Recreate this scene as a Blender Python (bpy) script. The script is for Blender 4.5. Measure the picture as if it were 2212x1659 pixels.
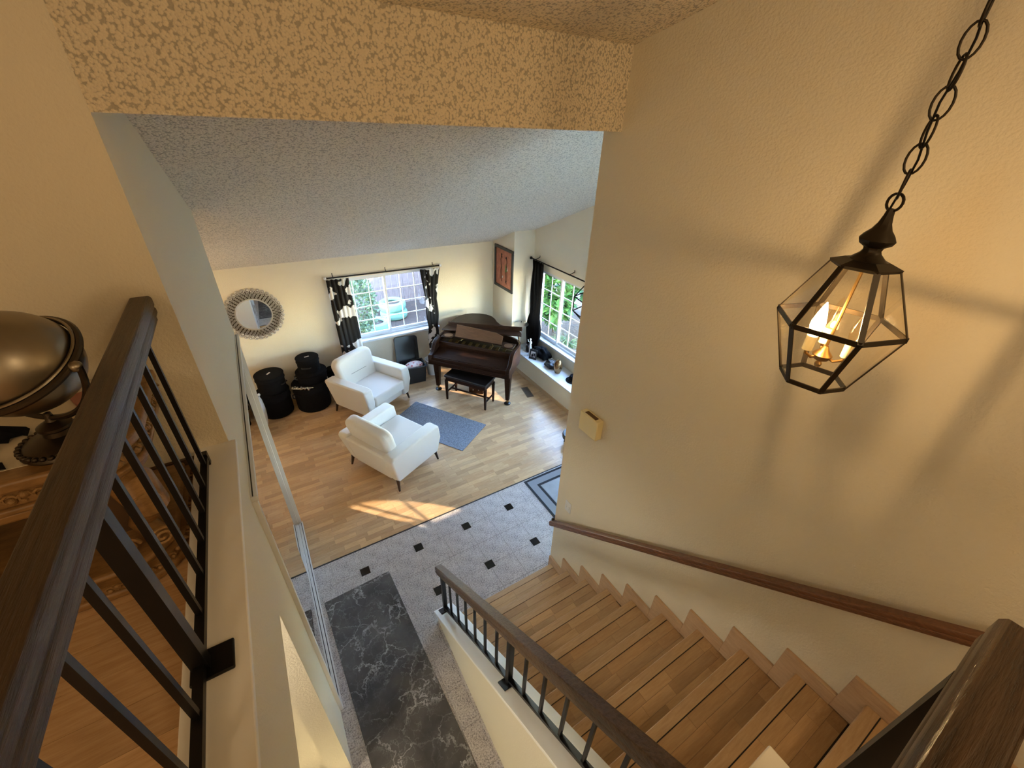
import bpy, bmesh, math, random
from mathutils import Vector, Matrix, Euler
random.seed(11)
for o in list(bpy.data.objects): bpy.data.objects.remove(o, do_unlink=True)
scene = bpy.context.scene
COL = scene.collection
PI = math.pi
rad = math.radians

# ------------------------------------------------------------------ camera
F_PX, YAW, PITCH, ROLL, CAM_H = 896.2, rad(32.329), rad(31.672), rad(2.135), 4.1
cy_, sy_ = math.cos(YAW), math.sin(YAW)
fw = Vector((sy_, cy_, 0)); rt = Vector((cy_, -sy_, 0)); up = Vector((0, 0, 1))
f2 = fw*math.cos(PITCH) - up*math.sin(PITCH); u2 = up*math.cos(PITCH) + fw*math.sin(PITCH)
r3 = rt*math.cos(ROLL) + u2*math.sin(ROLL); u3 = -rt*math.sin(ROLL) + u2*math.cos(ROLL)
cd = bpy.data.cameras.new('camera'); cam = bpy.data.objects.new('camera', cd); COL.objects.link(cam)
cd.sensor_fit = 'HORIZONTAL'; cd.sensor_width = 36.0; cd.lens = F_PX/2212*36.0; cd.clip_start = .02; cd.clip_end = 200
mw = Matrix((r3, u3, -f2)).transposed().to_4x4(); mw.translation = Vector((0, 0, CAM_H)); cam.matrix_world = mw
scene.camera = cam

# ------------------------------------------------------------------ world, sun, exposure
scene.view_settings.view_transform = 'Standard'; scene.view_settings.look = 'None'
scene.view_settings.gamma = 1.0; scene.view_settings.use_curve_mapping = False
scene.view_settings.exposure = 0.8
SUN_H = Vector((-.68, .73, 0)).normalized(); SUN_TAN = .42
w = bpy.data.worlds.new('sky'); scene.world = w; w.use_nodes = True
nt = w.node_tree; bg = nt.nodes['Background']; sky = nt.nodes.new('ShaderNodeTexSky')
sky.sky_type = 'NISHITA'; sky.sun_disc = False; sky.sun_elevation = math.atan(SUN_TAN)
sky.sun_rotation = math.atan2(-SUN_H.x, -SUN_H.y); sky.altitude = 50; sky.dust_density = 0.0; sky.ozone_density = 1.5
hs = nt.nodes.new('ShaderNodeHueSaturation'); hs.inputs['Saturation'].default_value = 1.0; nt.links.new(sky.outputs[0], hs.inputs['Color']); nt.links.new(hs.outputs[0], bg.inputs[0]); bg.inputs[1].default_value = 5.2
sl = bpy.data.lights.new('sun', 'SUN'); sl.energy = 8.5; sl.angle = rad(.6); sl.color = (1, .82, .58)
so = bpy.data.objects.new('sun', sl); COL.objects.link(so)
so.rotation_euler = (SUN_H*math.cos(math.atan(SUN_TAN)) + Vector((0, 0, -math.sin(math.atan(SUN_TAN))))).to_track_quat('-Z', 'Y').to_euler()
so.location = (8, -6, 8)
def room_lamp(name, loc, power, size, color, typ='POINT'):
    l = bpy.data.lights.new(name, typ); l.energy = power; l.color = color
    if typ == 'POINT': l.shadow_soft_size = size
    else: l.shape = 'DISK'; l.size = size
    o = bpy.data.objects.new(name, l); COL.objects.link(o); o.location = loc
    return o
WARM = (1, .76, .47)
room_lamp('chandelier_light', (-1.9, -1.7, 4.35), 22, .22, WARM)      # lamp of the room on the left, behind the camera
room_lamp('hall_fill_light', (.9, -1.6, 4.9), 18, .16, WARM)        # unseen lamp added over the upstairs hall to lighten the stairs

room_lamp('corridor_light', (-1.25, 1.05, 2.2), 32, .15, (1, .90, .74))  # lamp of the lit side corridor under the upstairs room
room_lamp('living_lamp', (-1.45, 5.75, 1.95), 14, .15, (1, .70, .40))   # lamp at the hidden left end of the living room

# ------------------------------------------------------------------ materials
MATS = {}
def new_mat(name):
    m = bpy.data.materials.new(name); m.use_nodes = True; MATS[name] = m
    return m, m.node_tree, m.node_tree.nodes['Principled BSDF']
def N(t, typ, **kw):
    n = t.nodes.new(typ)
    for k, v in kw.items(): setattr(n, k, v)
    return n
def ramp(t, src, stops):
    r = t.nodes.new('ShaderNodeValToRGB'); e = r.color_ramp.elements
    while len(e) < len(stops): e.new(.5)
    for i, (p, c) in enumerate(stops):
        e[i].position = p; e[i].color = (*c, 1)
    t.links.new(src, r.inputs[0]); return r
def add_bump(t, b, height, strength, dist):
    bp = t.nodes.new('ShaderNodeBump'); bp.inputs['Strength'].default_value = strength; bp.inputs['Distance'].default_value = dist
    t.links.new(height, bp.inputs['Height']); t.links.new(bp.outputs[0], b.inputs['Normal']); return bp
def coords(t, scale=(1, 1, 1), kind='Object', rot=(0, 0, 0)):
    tc = t.nodes.new('ShaderNodeTexCoord'); mp = t.nodes.new('ShaderNodeMapping')
    mp.inputs['Scale'].default_value = scale; mp.inputs['Rotation'].default_value = rot
    t.links.new(tc.outputs[kind], mp.inputs[0]); return mp.outputs[0]
def noise(t, vec, scale, detail=3, rough=.55):
    n = t.nodes.new('ShaderNodeTexNoise'); n.inputs['Scale'].default_value = scale; n.inputs['Detail'].default_value = detail; n.inputs['Roughness'].default_value = rough
    if vec is not None: t.links.new(vec, n.inputs['Vector'])
    return n
def plain(name, col, rough=.5, metal=0, bump=None, var=0, spec=.5, coat=0, sheen=0):
    m, t, b = new_mat(name)
    b.inputs['Base Color'].default_value = (*col, 1); b.inputs['Roughness'].default_value = rough; b.inputs['Metallic'].default_value = metal
    b.inputs['Specular IOR Level'].default_value = spec; b.inputs['Coat Weight'].default_value = coat; b.inputs['Sheen Weight'].default_value = sheen
    v = coords(t)
    if bump:
        n = noise(t, v, bump[0], bump[3] if len(bump) > 3 else 3); add_bump(t, b, n.outputs[0], bump[1], bump[2])
    if var:
        n2 = noise(t, v, 6, 4); r = ramp(t, n2.outputs[0], [(.3, tuple(c*(1-var) for c in col)), (.7, tuple(min(1, c*(1+var)) for c in col))])
        t.links.new(r.outputs[0], b.inputs['Base Color'])
    return m
def wood(name, c0, c1, rough=.4, scale=(1, 12, 12), gscale=6, bump=.05, tone=False, coat=0, spec=.5, kind='Object'):
    m, t, b = new_mat(name); v = coords(t, scale, kind)
    n = noise(t, v, gscale, 5, .6); n2 = noise(t, v, gscale*5, 3, .6)
    mx = N(t, 'ShaderNodeMath', operation='MULTIPLY_ADD'); t.links.new(n2.outputs[0], mx.inputs[0]); mx.inputs[1].default_value = .35; t.links.new(n.outputs[0], mx.inputs[2])
    r = ramp(t, mx.outputs[0], [(.42, c0), (.85, c1)]); col = r.outputs[0]
    if tone:
        a = N(t, 'ShaderNodeAttribute', attribute_name='tone'); mm = N(t, 'ShaderNodeMix', data_type='RGBA', blend_type='MULTIPLY'); mm.inputs[0].default_value = 1
        t.links.new(col, mm.inputs[6]); t.links.new(a.outputs['Color'], mm.inputs[7]); col = mm.outputs[2]
    t.links.new(col, b.inputs['Base Color']); b.inputs['Roughness'].default_value = rough; b.inputs['Coat Weight'].default_value = coat; b.inputs['Specular IOR Level'].default_value = spec
    add_bump(t, b, mx.outputs[0], bump, .004); return m
def thin_glass(name, tint=(1, 1, 1), refl=.05, rough=.02):
    m, t, b = new_mat(name); t.nodes.remove(b)
    tr = N(t, 'ShaderNodeBsdfTransparent'); tr.inputs[0].default_value = (*tint, 1); gl = N(t, 'ShaderNodeBsdfGlossy'); gl.inputs['Roughness'].default_value = rough
    lw = N(t, 'ShaderNodeLayerWeight'); lw.inputs[0].default_value = .5; pw = N(t, 'ShaderNodeMath', operation='POWER'); t.links.new(lw.outputs['Facing'], pw.inputs[0]); pw.inputs[1].default_value = 4
    fr = N(t, 'ShaderNodeMath', operation='MULTIPLY_ADD'); t.links.new(pw.outputs[0], fr.inputs[0]); fr.inputs[1].default_value = .5; fr.inputs[2].default_value = refl; mx = N(t, 'ShaderNodeMixShader')
    t.links.new(fr.outputs[0], mx.inputs[0]); t.links.new(tr.outputs[0], mx.inputs[1]); t.links.new(gl.outputs[0], mx.inputs[2])
    t.links.new(mx.outputs[0], t.nodes['Material Output'].inputs[0]); return m
def emit(name, col, s):
    m, t, b = new_mat(name); b.inputs['Emission Color'].default_value = (*col, 1); b.inputs['Emission Strength'].default_value = s; b.inputs['Base Color'].default_value = (*col, 1); return m

CREAM = (.78, .71, .565)
plain('wall', CREAM, .62, bump=(85, .6, .006, 4), spec=.3)
plain('cap_white', (.88, .85, .79), .45)
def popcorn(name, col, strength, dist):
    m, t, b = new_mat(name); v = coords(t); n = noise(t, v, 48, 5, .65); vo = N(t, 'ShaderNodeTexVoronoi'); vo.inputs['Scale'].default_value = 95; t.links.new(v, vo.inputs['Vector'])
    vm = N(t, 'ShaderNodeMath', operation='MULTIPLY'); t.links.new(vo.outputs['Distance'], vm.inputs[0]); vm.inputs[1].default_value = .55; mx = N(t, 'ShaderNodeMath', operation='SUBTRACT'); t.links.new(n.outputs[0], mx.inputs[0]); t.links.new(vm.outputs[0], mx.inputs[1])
    r = ramp(t, mx.outputs[0], [(.08, tuple(c*.62 for c in col)), (.15, tuple(c*.88 for c in col)), (.24, col)]); t.links.new(r.outputs[0], b.inputs['Base Color']); b.inputs['Roughness'].default_value = .9; b.inputs['Specular IOR Level'].default_value = .1  # shade of the pits put into the colour, darker where relief is low
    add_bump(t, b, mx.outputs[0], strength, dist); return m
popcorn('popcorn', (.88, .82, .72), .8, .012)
popcorn('popcorn_beam', (.93, .82, .63), .9, .016)
wood('laminate', (.51, .31, .155), (.67, .45, .255), .24, (2.2, 26, 26), 3, .03, True)
wood('stair_wood', (.47, .29, .14), (.60, .40, .21), .36, (2.2, 26, 26), 3, .03, True)
wood('nosing_wood', (.46, .30, .16), (.58, .40, .23), .38, (3, 30, 30), 3, .03)
wood('skirt_wood', (.46, .30, .18), (.58, .40, .25), .42, (20, 4, 20), 3, .03)
wood('oak_rail', (.022, .013, .007), (.075, .043, .022), .36, (30, 1.6, 30), 3.0, 1.0, spec=.45)
wood('oak_rail_stair', (.05, .029, .016), (.14, .082, .045), .38, (30, 1.6, 30), 3.0, .8, spec=.4)
wood('oak_rail_x', (.02, .010, .005), (.07, .036, .017), .25, (2.2, 26, 26), 3.0, .5)
wood('wall_rail', (.10, .042, .02), (.20, .085, .04), .32, (26, 2.2, 26), 3.0, .15)
plain('iron', (.012, .011, .011), .38, .6, bump=(60, .1, .002))
plain('bronze', (.045, .035, .024), .42, .8, bump=(50, .15, .002))
plain('brass', (.45, .28, .10), .35, 1)
thin_glass('pane_glass'); thin_glass('lamp_glass', (1, .97, .9))
plain('mirror', (.82, .84, .84), .012, 1)
plain('white_metal', (.78, .78, .77), .35); plain('vinyl', (.70, .72, .74), .4)
plain('groove', (.03, .03, .03), .7)
plain('fabric', (.74, .70, .64), .9, bump=(420, .25, .002), spec=.2, sheen=.3)
plain('seam', (.28, .26, .23), .9)
plain('leg_metal', (.06, .04, .03), .35, .6)
wood('mahogany', (.009, .004, .0025), (.034, .014, .007), .42, (2, 18, 18), 4, .02, spec=.12)
wood('mahogany_desk', (.07, .032, .016), (.13, .062, .03), .35, (2, 18, 18), 4, .02)
plain('piano_plate', (.10, .065, .025), .4, .7, bump=(80, .3, .004)); plain('black_leather', (.008, .007, .007), .35, bump=(160, .2, .002))
plain('caster', (.01, .01, .01), .3); plain('black_cloth', (.006, .006, .007), .95, bump=(200, .3, .003), spec=.15)
plain('black_plastic', (.012, .013, .014), .35); plain('white_plastic', (.75, .75, .74), .4); plain('ivory_plastic', (.90, .78, .46), .45)
plain('silver', (.60, .585, .565), .28, 1, bump=(60, .2, .002)); plain('pewter', (.30, .26, .20), .36, 1, bump=(40, .12, .003)); plain('dark_pewter', (.07, .055, .04), .4, .9)
plain('badge', (.62, .55, .52), .5); plain('skin_print', (.5, .2, .18), .5)
wood('gilt_wood', (.16, .085, .03), (.36, .20, .075), .42, (3, 10, 10), 3, .1)
plain('gilt_carving', (.34, .20, .08), .45, .2, bump=(90, .9, .006))
plain('table_top', (.60, .52, .38), .12, 0, var=.12, coat=.5); plain('brown_panel', (.10, .055, .025), .45)
plain('grout', (.30, .27, .25), .9); plain('black_tile', (.008, .008, .009), .12)
plain('carton_red', (.36, .14, .10), .6); plain('vase', (.28, .17, .08), .22, .85, bump=(8, .4, .01)); plain('crystal', (.85, .88, .9), .08, 0, spec=1)
plain('rug_black', (.015, .016, .02), .9); plain('rug_grey', (.27, .28, .31), .95, bump=(300, .4, .003)); plain('rug_field', (.36, .38, .41), .95, bump=(200, .4, .003), var=.12)
plain('mint_paint', (.15, .31, .25), .6, bump=(40, .3, .006)); plain('soil', (.06, .04, .03), .95, bump=(14, .6, .03)); plain('bark', (.12, .08, .05), .9, bump=(30, .6, .01))
wood('fence_wood', (.10, .075, .075), (.20, .15, .14), .85, (14, 14, 1.5), 3, .3)
plain('stone', (.36, .35, .36), .9, bump=(9, .5, .03)); plain('clay', (.40, .25, .26), .8); plain('vent', (.16, .10, .055), .45, .6)
# granite
def granite(name, cols):
    m, t, b = new_mat(name); v = coords(t); n = noise(t, v, 85, 4, .75); n2 = noise(t, v, 9, 3)
    mx = N(t, 'ShaderNodeMath', operation='MULTIPLY_ADD'); t.links.new(n2.outputs[0], mx.inputs[0]); mx.inputs[1].default_value = .25; t.links.new(n.outputs[0], mx.inputs[2])
    r = ramp(t, mx.outputs[0], cols); t.links.new(r.outputs[0], b.inputs['Base Color']); b.inputs['Roughness'].default_value = .28; return m
granite('granite', [(.46, (.13, .11, .11)), (.56, (.40, .36, .35)), (.66, (.60, .55, .53)), (.82, (.72, .68, .66))])
# marbled runner
m, t, b = new_mat('runner'); v = coords(t); n = noise(t, v, 3.2, 6, .62); n2 = noise(t, v, 22, 4, .7); nd = noise(t, v, 2.4, 4)
vo = N(t, 'ShaderNodeTexVoronoi', feature='DISTANCE_TO_EDGE'); vo.inputs['Scale'].default_value = 3.4
ad = N(t, 'ShaderNodeMix', data_type='RGBA', blend_type='ADD'); ad.inputs[0].default_value = .55; t.links.new(v, ad.inputs[6]); t.links.new(n.outputs['Color'], ad.inputs[7]); t.links.new(ad.outputs[2], vo.inputs['Vector'])
vo2 = N(t, 'ShaderNodeTexVoronoi', feature='DISTANCE_TO_EDGE'); vo2.inputs['Scale'].default_value = 8.5; t.links.new(ad.outputs[2], vo2.inputs['Vector'])
base = ramp(t, nd.outputs[0], [(.35, (.055, .050, .048)), (.65, (.135, .125, .118))])
ve = ramp(t, vo.outputs['Distance'], [(0, (.30, .29, .29)), (.012, (.26, .25, .25)), (.028, (0, 0, 0))]); ve2 = ramp(t, vo2.outputs['Distance'], [(0, (.12, .12, .12)), (.02, (.07, .07, .07)), (.04, (0, 0, 0))])
brk = ramp(t, n.outputs[0], [(.44, (.1, .1, .1)), (.58, (1, 1, 1))]); mb = N(t, 'ShaderNodeMix', data_type='RGBA', blend_type='MULTIPLY'); mb.inputs[0].default_value = 1
a1 = N(t, 'ShaderNodeMix', data_type='RGBA', blend_type='ADD'); a1.inputs[0].default_value = 1; a2 = N(t, 'ShaderNodeMix', data_type='RGBA', blend_type='ADD'); a2.inputs[0].default_value = 1
t.links.new(ve.outputs[0], a1.inputs[6]); t.links.new(ve2.outputs[0], a1.inputs[7]); t.links.new(a1.outputs[2], mb.inputs[6]); t.links.new(brk.outputs[0], mb.inputs[7])
t.links.new(base.outputs[0], a2.inputs[6]); t.links.new(mb.outputs[2], a2.inputs[7]); t.links.new(a2.outputs[2], b.inputs['Base Color']); b.inputs['Roughness'].default_value = .85; add_bump(t, b, n2.outputs[0], .3, .004)
# woven blue rug
m, t, b = new_mat('blue_rug'); v = coords(t); n = noise(t, v, 70, 4, .8); r = ramp(t, n.outputs[0], [(.35, (.09, .10, .13)), (.65, (.32, .35, .41))]); t.links.new(r.outputs[0], b.inputs['Base Color']); b.inputs['Roughness'].default_value = .95; add_bump(t, b, n.outputs[0], .8, .008)
# cow hide curtain
m, t, b = new_mat('cow_cloth'); v = coords(t, (3.2, 1, 2.4)); n = noise(t, v, 2.1, 2.2, .5); r = ramp(t, n.outputs[0], [(.545, (.008, .008, .009)), (.56, (.86, .86, .86))]); t.links.new(r.outputs[0], b.inputs['Base Color']); b.inputs['Roughness'].default_value = .8
# painting
m, t, b = new_mat('batik'); v = coords(t, (1, 1, 1), 'Generated'); n = noise(t, v, 9, 5, .7); r = ramp(t, n.outputs[0], [(.3, (.28, .085, .05)), (.7, (.46, .17, .10))]); t.links.new(r.outputs[0], b.inputs['Base Color']); b.inputs['Roughness'].default_value = .6
# red quilt pattern
m, t, b = new_mat('red_quilt'); v = coords(t, (26, 26, 26)); vo = N(t, 'ShaderNodeTexVoronoi'); t.links.new(v, vo.inputs['Vector']); vo.inputs['Scale'].default_value = .8; r = ramp(t, vo.outputs['Distance'], [(.25, (.45, .05, .05)), (.45, (.75, .62, .58))]); t.links.new(r.outputs[0], b.inputs['Base Color']); b.inputs['Roughness'].default_value = .9
# leaves
def leaf_mat(name, c0, c1):
    m, t, b = new_mat(name); oi = noise(t, coords(t), 5, 3); r = ramp(t, oi.outputs[0], [(.35, c0), (.65, c1)]); t.links.new(r.outputs[0], b.inputs['Base Color']); b.inputs['Roughness'].default_value = .5; return m
leaf_mat('leaf_green', (.03, .11, .025), (.12, .26, .06)); leaf_mat('leaf_yellow', (.25, .34, .04), (.55, .55, .12)); leaf_mat('leaf_pale', (.035, .075, .035), (.13, .19, .09)); leaf_mat('dry_stalk', (.10, .095, .095), (.24, .23, .24))
M = MATS
def mat(n): return MATS[n] if isinstance(n, str) else n

# ------------------------------------------------------------------ mesh helpers
class MB:
    def __init__(s): s.v = []; s.f = []; s.tn = []
    def add(s, vs, fs, tf=None):
        o = len(s.v); s.v += [tuple(tf @ Vector(p)) if tf else tuple(p) for p in vs]; s.f += [tuple(i+o for i in f) for f in fs]; return s
    def box(s, x0, x1, y0, y1, z0, z1, tf=None):
        return s.add([(x0,y0,z0),(x1,y0,z0),(x1,y1,z0),(x0,y1,z0),(x0,y0,z1),(x1,y0,z1),(x1,y1,z1),(x0,y1,z1)], [(0,3,2,1),(4,5,6,7),(0,1,5,4),(1,2,6,5),(2,3,7,6),(3,0,4,7)], tf)
    def prism(s, poly, a0, a1, axis='z', tf=None):
        # poly in the two other axes (x,y) for z, (x,z) for y, (y,z) for x
        n = len(poly)
        def P(p, a): return (p[0], p[1], a) if axis == 'z' else (p[0], a, p[1]) if axis == 'y' else (a, p[0], p[1])
        vs = [P(p, a0) for p in poly] + [P(p, a1) for p in poly]
        fs = [tuple(range(n))[::-1], tuple(range(n, 2*n))] + [(i, (i+1) % n, (i+1) % n+n, i+n) for i in range(n)]
        return s.add(vs, fs, tf)
    def tube(s, path, r, seg=8, closed=False, caps=True):
        path = [Vector(p) for p in path]; n = len(path); rr = r if isinstance(r, (list, tuple)) else [r]*n
        rings = []; prev = None
        for i, p in enumerate(path):
            if closed: d = path[(i+1) % n]-path[i-1]
            else: d = path[min(i+1, n-1)]-path[max(i-1, 0)]
            d.normalize()
            if prev is None:
                a = Vector((0, 0, 1)) if abs(d.z) < .9 else Vector((1, 0, 0)); x = d.cross(a).normalized()
            else:
                x = (prev - d*prev.dot(d)).normalized()
            prev = x; y = d.cross(x)
            rings.append([p+(x*math.cos(2*PI*k/seg)+y*math.sin(2*PI*k/seg))*rr[i] for k in range(seg)])
        vs = [q for R_ in rings for q in R_]; fs = []
        for i in range(n if closed else n-1):
            j = (i+1) % n
            for k in range(seg): fs.append((i*seg+k, i*seg+(k+1) % seg, j*seg+(k+1) % seg, j*seg+k))
        if not closed and caps: fs += [tuple(range(seg))[::-1], tuple((n-1)*seg+k for k in range(seg))]
        return s.add(vs, fs)
    def lathe(s, prof, c=(0, 0, 0), seg=24, tf=None, a0=0):
        vs = []; fs = []; n = len(prof)
        for r, z in prof:
            for k in range(seg):
                a = a0+2*PI*k/seg; vs.append((c[0]+r*math.cos(a), c[1]+r*math.sin(a), c[2]+z))
        for i in range(n-1):
            for k in range(seg): fs.append((i*seg+k, i*seg+(k+1) % seg, (i+1)*seg+(k+1) % seg, (i+1)*seg+k))
        fs += [tuple(range(seg))[::-1], tuple((n-1)*seg+k for k in range(seg))]
        return s.add(vs, fs, tf)
    def bar(s, p0, p1, wx, wy=None, upv=(0, 0, 1)):
        # rectangular bar from p0 to p1
        wy = wy or wx; p0 = Vector(p0); p1 = Vector(p1); d = (p1-p0).normalized(); u = Vector(upv)
        if abs(d.dot(u)) > .98: u = Vector((0, 1, 0))
        x = d.cross(u).normalized(); y = x.cross(d)
        vs = [p+x*sx*wx/2+y*sy*wy/2 for p in (p0, p1) for sx, sy in ((-1,-1),(1,-1),(1,1),(-1,1))]
        return s.add(vs, [(3,2,1,0),(4,5,6,7),(0,1,5,4),(1,2,6,5),(2,3,7,6),(3,0,4,7)])
    def ball(s, c, r, su=16, sv=10, sc=(1, 1, 1), tf=None):
        vs = [(0, 0, 1)]; fs = []
        for i in range(1, sv):
            for k in range(su):
                a = PI*i/sv; b_ = 2*PI*k/su; vs.append((math.sin(a)*math.cos(b_), math.sin(a)*math.sin(b_), math.cos(a)))
        vs.append((0, 0, -1)); L = len(vs)-1
        for k in range(su): fs.append((0, 1+k, 1+(k+1) % su)); fs.append((L, 1+(sv-2)*su+(k+1) % su, 1+(sv-2)*su+k))
        for i in range(sv-2):
            for k in range(su): fs.append((1+i*su+k, 1+(i+1)*su+k, 1+(i+1)*su+(k+1) % su, 1+i*su+(k+1) % su))
        vs = [(c[0]+p[0]*r*sc[0], c[1]+p[1]*r*sc[1], c[2]+p[2]*r*sc[2]) for p in vs]
        return s.add(vs, fs, tf)
    def mesh(s, name, m, smooth=False, tone=None):
        me = bpy.data.meshes.new(name); me.from_pydata(s.v, [], s.f); me.materials.append(mat(m))
        bm = bmesh.new(); bm.from_mesh(me); bmesh.ops.recalc_face_normals(bm, faces=bm.faces); bm.to_mesh(me); bm.free()
        if smooth:
            for p in me.polygons: p.use_smooth = True
        if tone is not None: set_tone(me, tone)
        me.update(); return me
    def obj(s, name, m, parent=None, smooth=False, bevel=0, seg=2, tone=None, angle=None):
        o = bpy.data.objects.new(name, s.mesh(name, m, smooth or bevel > 0 and seg > 1, tone)); COL.objects.link(o)
        if parent: o.parent = parent
        if bevel:
            md = o.modifiers.new('bevel', 'BEVEL'); md.width = bevel; md.segments = seg; md.limit_method = 'ANGLE'; md.angle_limit = rad(35); md.harden_normals = False
        if smooth or bevel and seg > 1: 
            try: o.data.set_sharp_from_angle(angle=angle or rad(40))
            except Exception: pass
        return o
def set_tone(me, tn):
    at = me.color_attributes.new('tone', 'FLOAT_COLOR', 'CORNER')
    if isinstance(tn, tuple): 
        for d in at.data: d.color = (*tn, 1)
    else:
        for p in me.polygons:
            for li in p.loop_indices: at.data[li].color = (*tn[p.index], 1)
def thing(name, label, cat, loc=(0, 0, 0), rz=0, group=None):
    o = bpy.data.objects.new(name, None); COL.objects.link(o); o.location = loc; o.rotation_euler = (0, 0, rz); o.empty_display_size = .1
    o['label'] = label; o['category'] = cat
    if group: o['group'] = group
    return o
def tag(o, label, cat, group=None, kind=None):
    if label: o['label'] = label
    if cat: o['category'] = cat
    if group: o['group'] = group
    if kind: o['kind'] = kind
    return o
def struct(o, label=None):
    o['kind'] = 'structure'
    if label: o['label'] = label; 
    return o
def link_mesh(name, me, parent=None, loc=(0, 0, 0), rot=(0, 0, 0)):
    o = bpy.data.objects.new(name, me); COL.objects.link(o); o.location = loc; o.rotation_euler = rot
    if parent: o.parent = parent
    return o
def box(name, x0, x1, y0, y1, z0, z1, m, parent=None, bevel=0, seg=2): return MB().box(x0, x1, y0, y1, z0, z1).obj(name, m, parent, bevel=bevel, seg=seg)
def copy_tree(o, parent=None):
    c = o.copy(); COL.objects.link(c); c.parent = parent
    for ch in o.children: copy_tree(ch, c)
    return c

# ------------------------------------------------------------------ main dimensions
XW, XR, YB, ZU, ZL, YF, XP, YBAY, XB, YE = -.32, 1.91, 1.98, 2.68, 2.80, 7.0, 3.9, 6.25, 4.33, 2.127
YT = 3.385
def zc(y): return 2.29+.4167*(7.0-y)
def zf(y): return 4.475+.217*(1.98-y)

# ================================================================== STRUCTURE
# --- living room laminate floor
fl = struct(box('floor', -2.35, XB, YT, YF+.02, -.10, -.006, 'groove'), 'light laminate strip floor of the living room')
ROW = .0655; TONES = [(.80, .78, .76), (.88, .87, .86), (.95, .95, .95), (1.02, 1.02, 1.02), (1.10, 1.09, 1.07), (.92, .88, .84)]
LENS = [.24, .32, .42]
pm = {}
for li, L in enumerate(LENS):
    for ti, tn in enumerate(TONES):
        pm[li, ti] = MB().box(0, L-.0008, 0, ROW-.0008, -.006, 0).mesh('plank', 'laminate', tone=tn)
cells = []
y = YT+.012
while y < YF:
    x = -2.35-random.random()*.3
    while x < XP:
        li = random.randrange(3); L = LENS[li]
        if x+L > -2.3 and y+ROW < YF+.01:
            cells.append((x, y, li, random.randrange(6)))
        x += L
    y += ROW
camxy = Vector((0, 0))
def view_ok(c): return -.2 < c[0] and c[0] < 3.85
order = sorted(cells, key=lambda c: (0 if view_ok(c) else 1, math.hypot(c[0]+.2, c[1])))
for c in order[:300]:
    link_mesh('plank', pm[c[2], c[3]], fl, (c[0], c[1], 0))
rest = MB(); tn = []
for x, y, li, ti in order[300:]:
    x1 = min(x+LENS[li]-.0008, XP if y < YBAY+.8 else XP)
    if x1 <= x: continue
    rest.box(x, x1, y, y+ROW-.0008, -.006, 0); tn += [TONES[ti]]*6
ro = rest.obj('plank_field', 'laminate', fl, tone=tn); ro['kind'] = 'stuff'
box('edge_strip', XW-.02, XP, YT-.004, YT+.012, -.006, .003, 'groove', fl)
# --- granite tile floor of the foyer
ft = struct(box('floor', -1.8, XP, -1.2, YT-.004, -.10, -.008, 'grout'), 'grey granite tile floor of the entry hall')
TX, TY, TW, TD = .180, 3.090, .2995, .2975; G = .0012; NH = .047
def tile_mesh(nx, ny):
    a, b_ = G, G; x1, y1 = TW-G, TD-G
    pts = []
    for cx, cyy, k in ((a, b_, (0, 0)), (x1, b_, (1, 0)), (x1, y1, (1, 1)), (a, y1, (0, 1))):
        if k == (nx, ny):
            sx = 1 if k[0] == 0 else -1; sy = 1 if k[1] == 0 else -1
            p = [(cx+sx*NH, cyy), (cx+sx*NH, cyy+sy*NH), (cx, cyy+sy*NH)]
            if k in ((0, 0), (1, 1)): p = p[::-1]
            pts += p
        else: pts.append((cx, cyy))
    return MB().prism(pts, -.008, 0).mesh('tile', 'granite')
tm = {(i, j): tile_mesh(i, j) for i in (0, 1) for j in (0, 1)}
for i in range(-2, 13):
    for j in range(-13, 1):
        x = TX+i*TW; y = TY+j*TD
        if y+TD > YT+.02 or x+TW > XP+.3: continue
        if x > .66 and y+TD < 2.05 and x < XR-.02: continue
        if x > XR-.05 and y < .7: continue
        link_mesh('tile', tm[i % 2, j % 2], ft, (x, y, 0))
dotm = MB().box(-NH+.001, NH-.001, -NH+.001, NH-.001, -.008, 0).mesh('accent_tile', 'black_tile')
for i in range(-2, 13, 2):
    for j in range(-12, 2, 2):
        x = TX+i*TW; y = TY+j*TD
        if (x > .66 and y < 2.1 and x < XR+.05) or y > 3.3 or x < XW or x > XP: continue
        link_mesh('accent_tile', dotm, ft, (x, y, 0))
# --- upper floors
fu = struct(box('floor', -4.0, -.44, -3.0, YB, 2.42, 2.672, 'groove'), 'wood plank floor of the upstairs room on the left')
for r in range(17):
    y = YB-.125*(r+1)
    x = -4.0+random.random()*.5
    while x < -.45:
        L = random.choice([.55, .8, 1.1]); x1 = min(x+L, -.442)
        if x1-x > .03 and x1 > -2.6:
            MB().box(x, x1-.001, y+.0005, y+.1245, 2.672, 2.68).obj('plank', 'laminate', fu, tone=random.choice(TONES))
        x += L
MB().box(-4.0, -.442, -3.0, YB-17*.125, 2.672, 2.68).obj('plank_field', 'laminate', fu, tone=(.95, .95, .95))
fland = struct(box('floor', -.44, .785, -3.0, -.01, 2.42, 2.68, 'laminate'), 'upstairs landing floor over the entry hall')
set_tone(fland.data, (.95, .95, .95))
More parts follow.
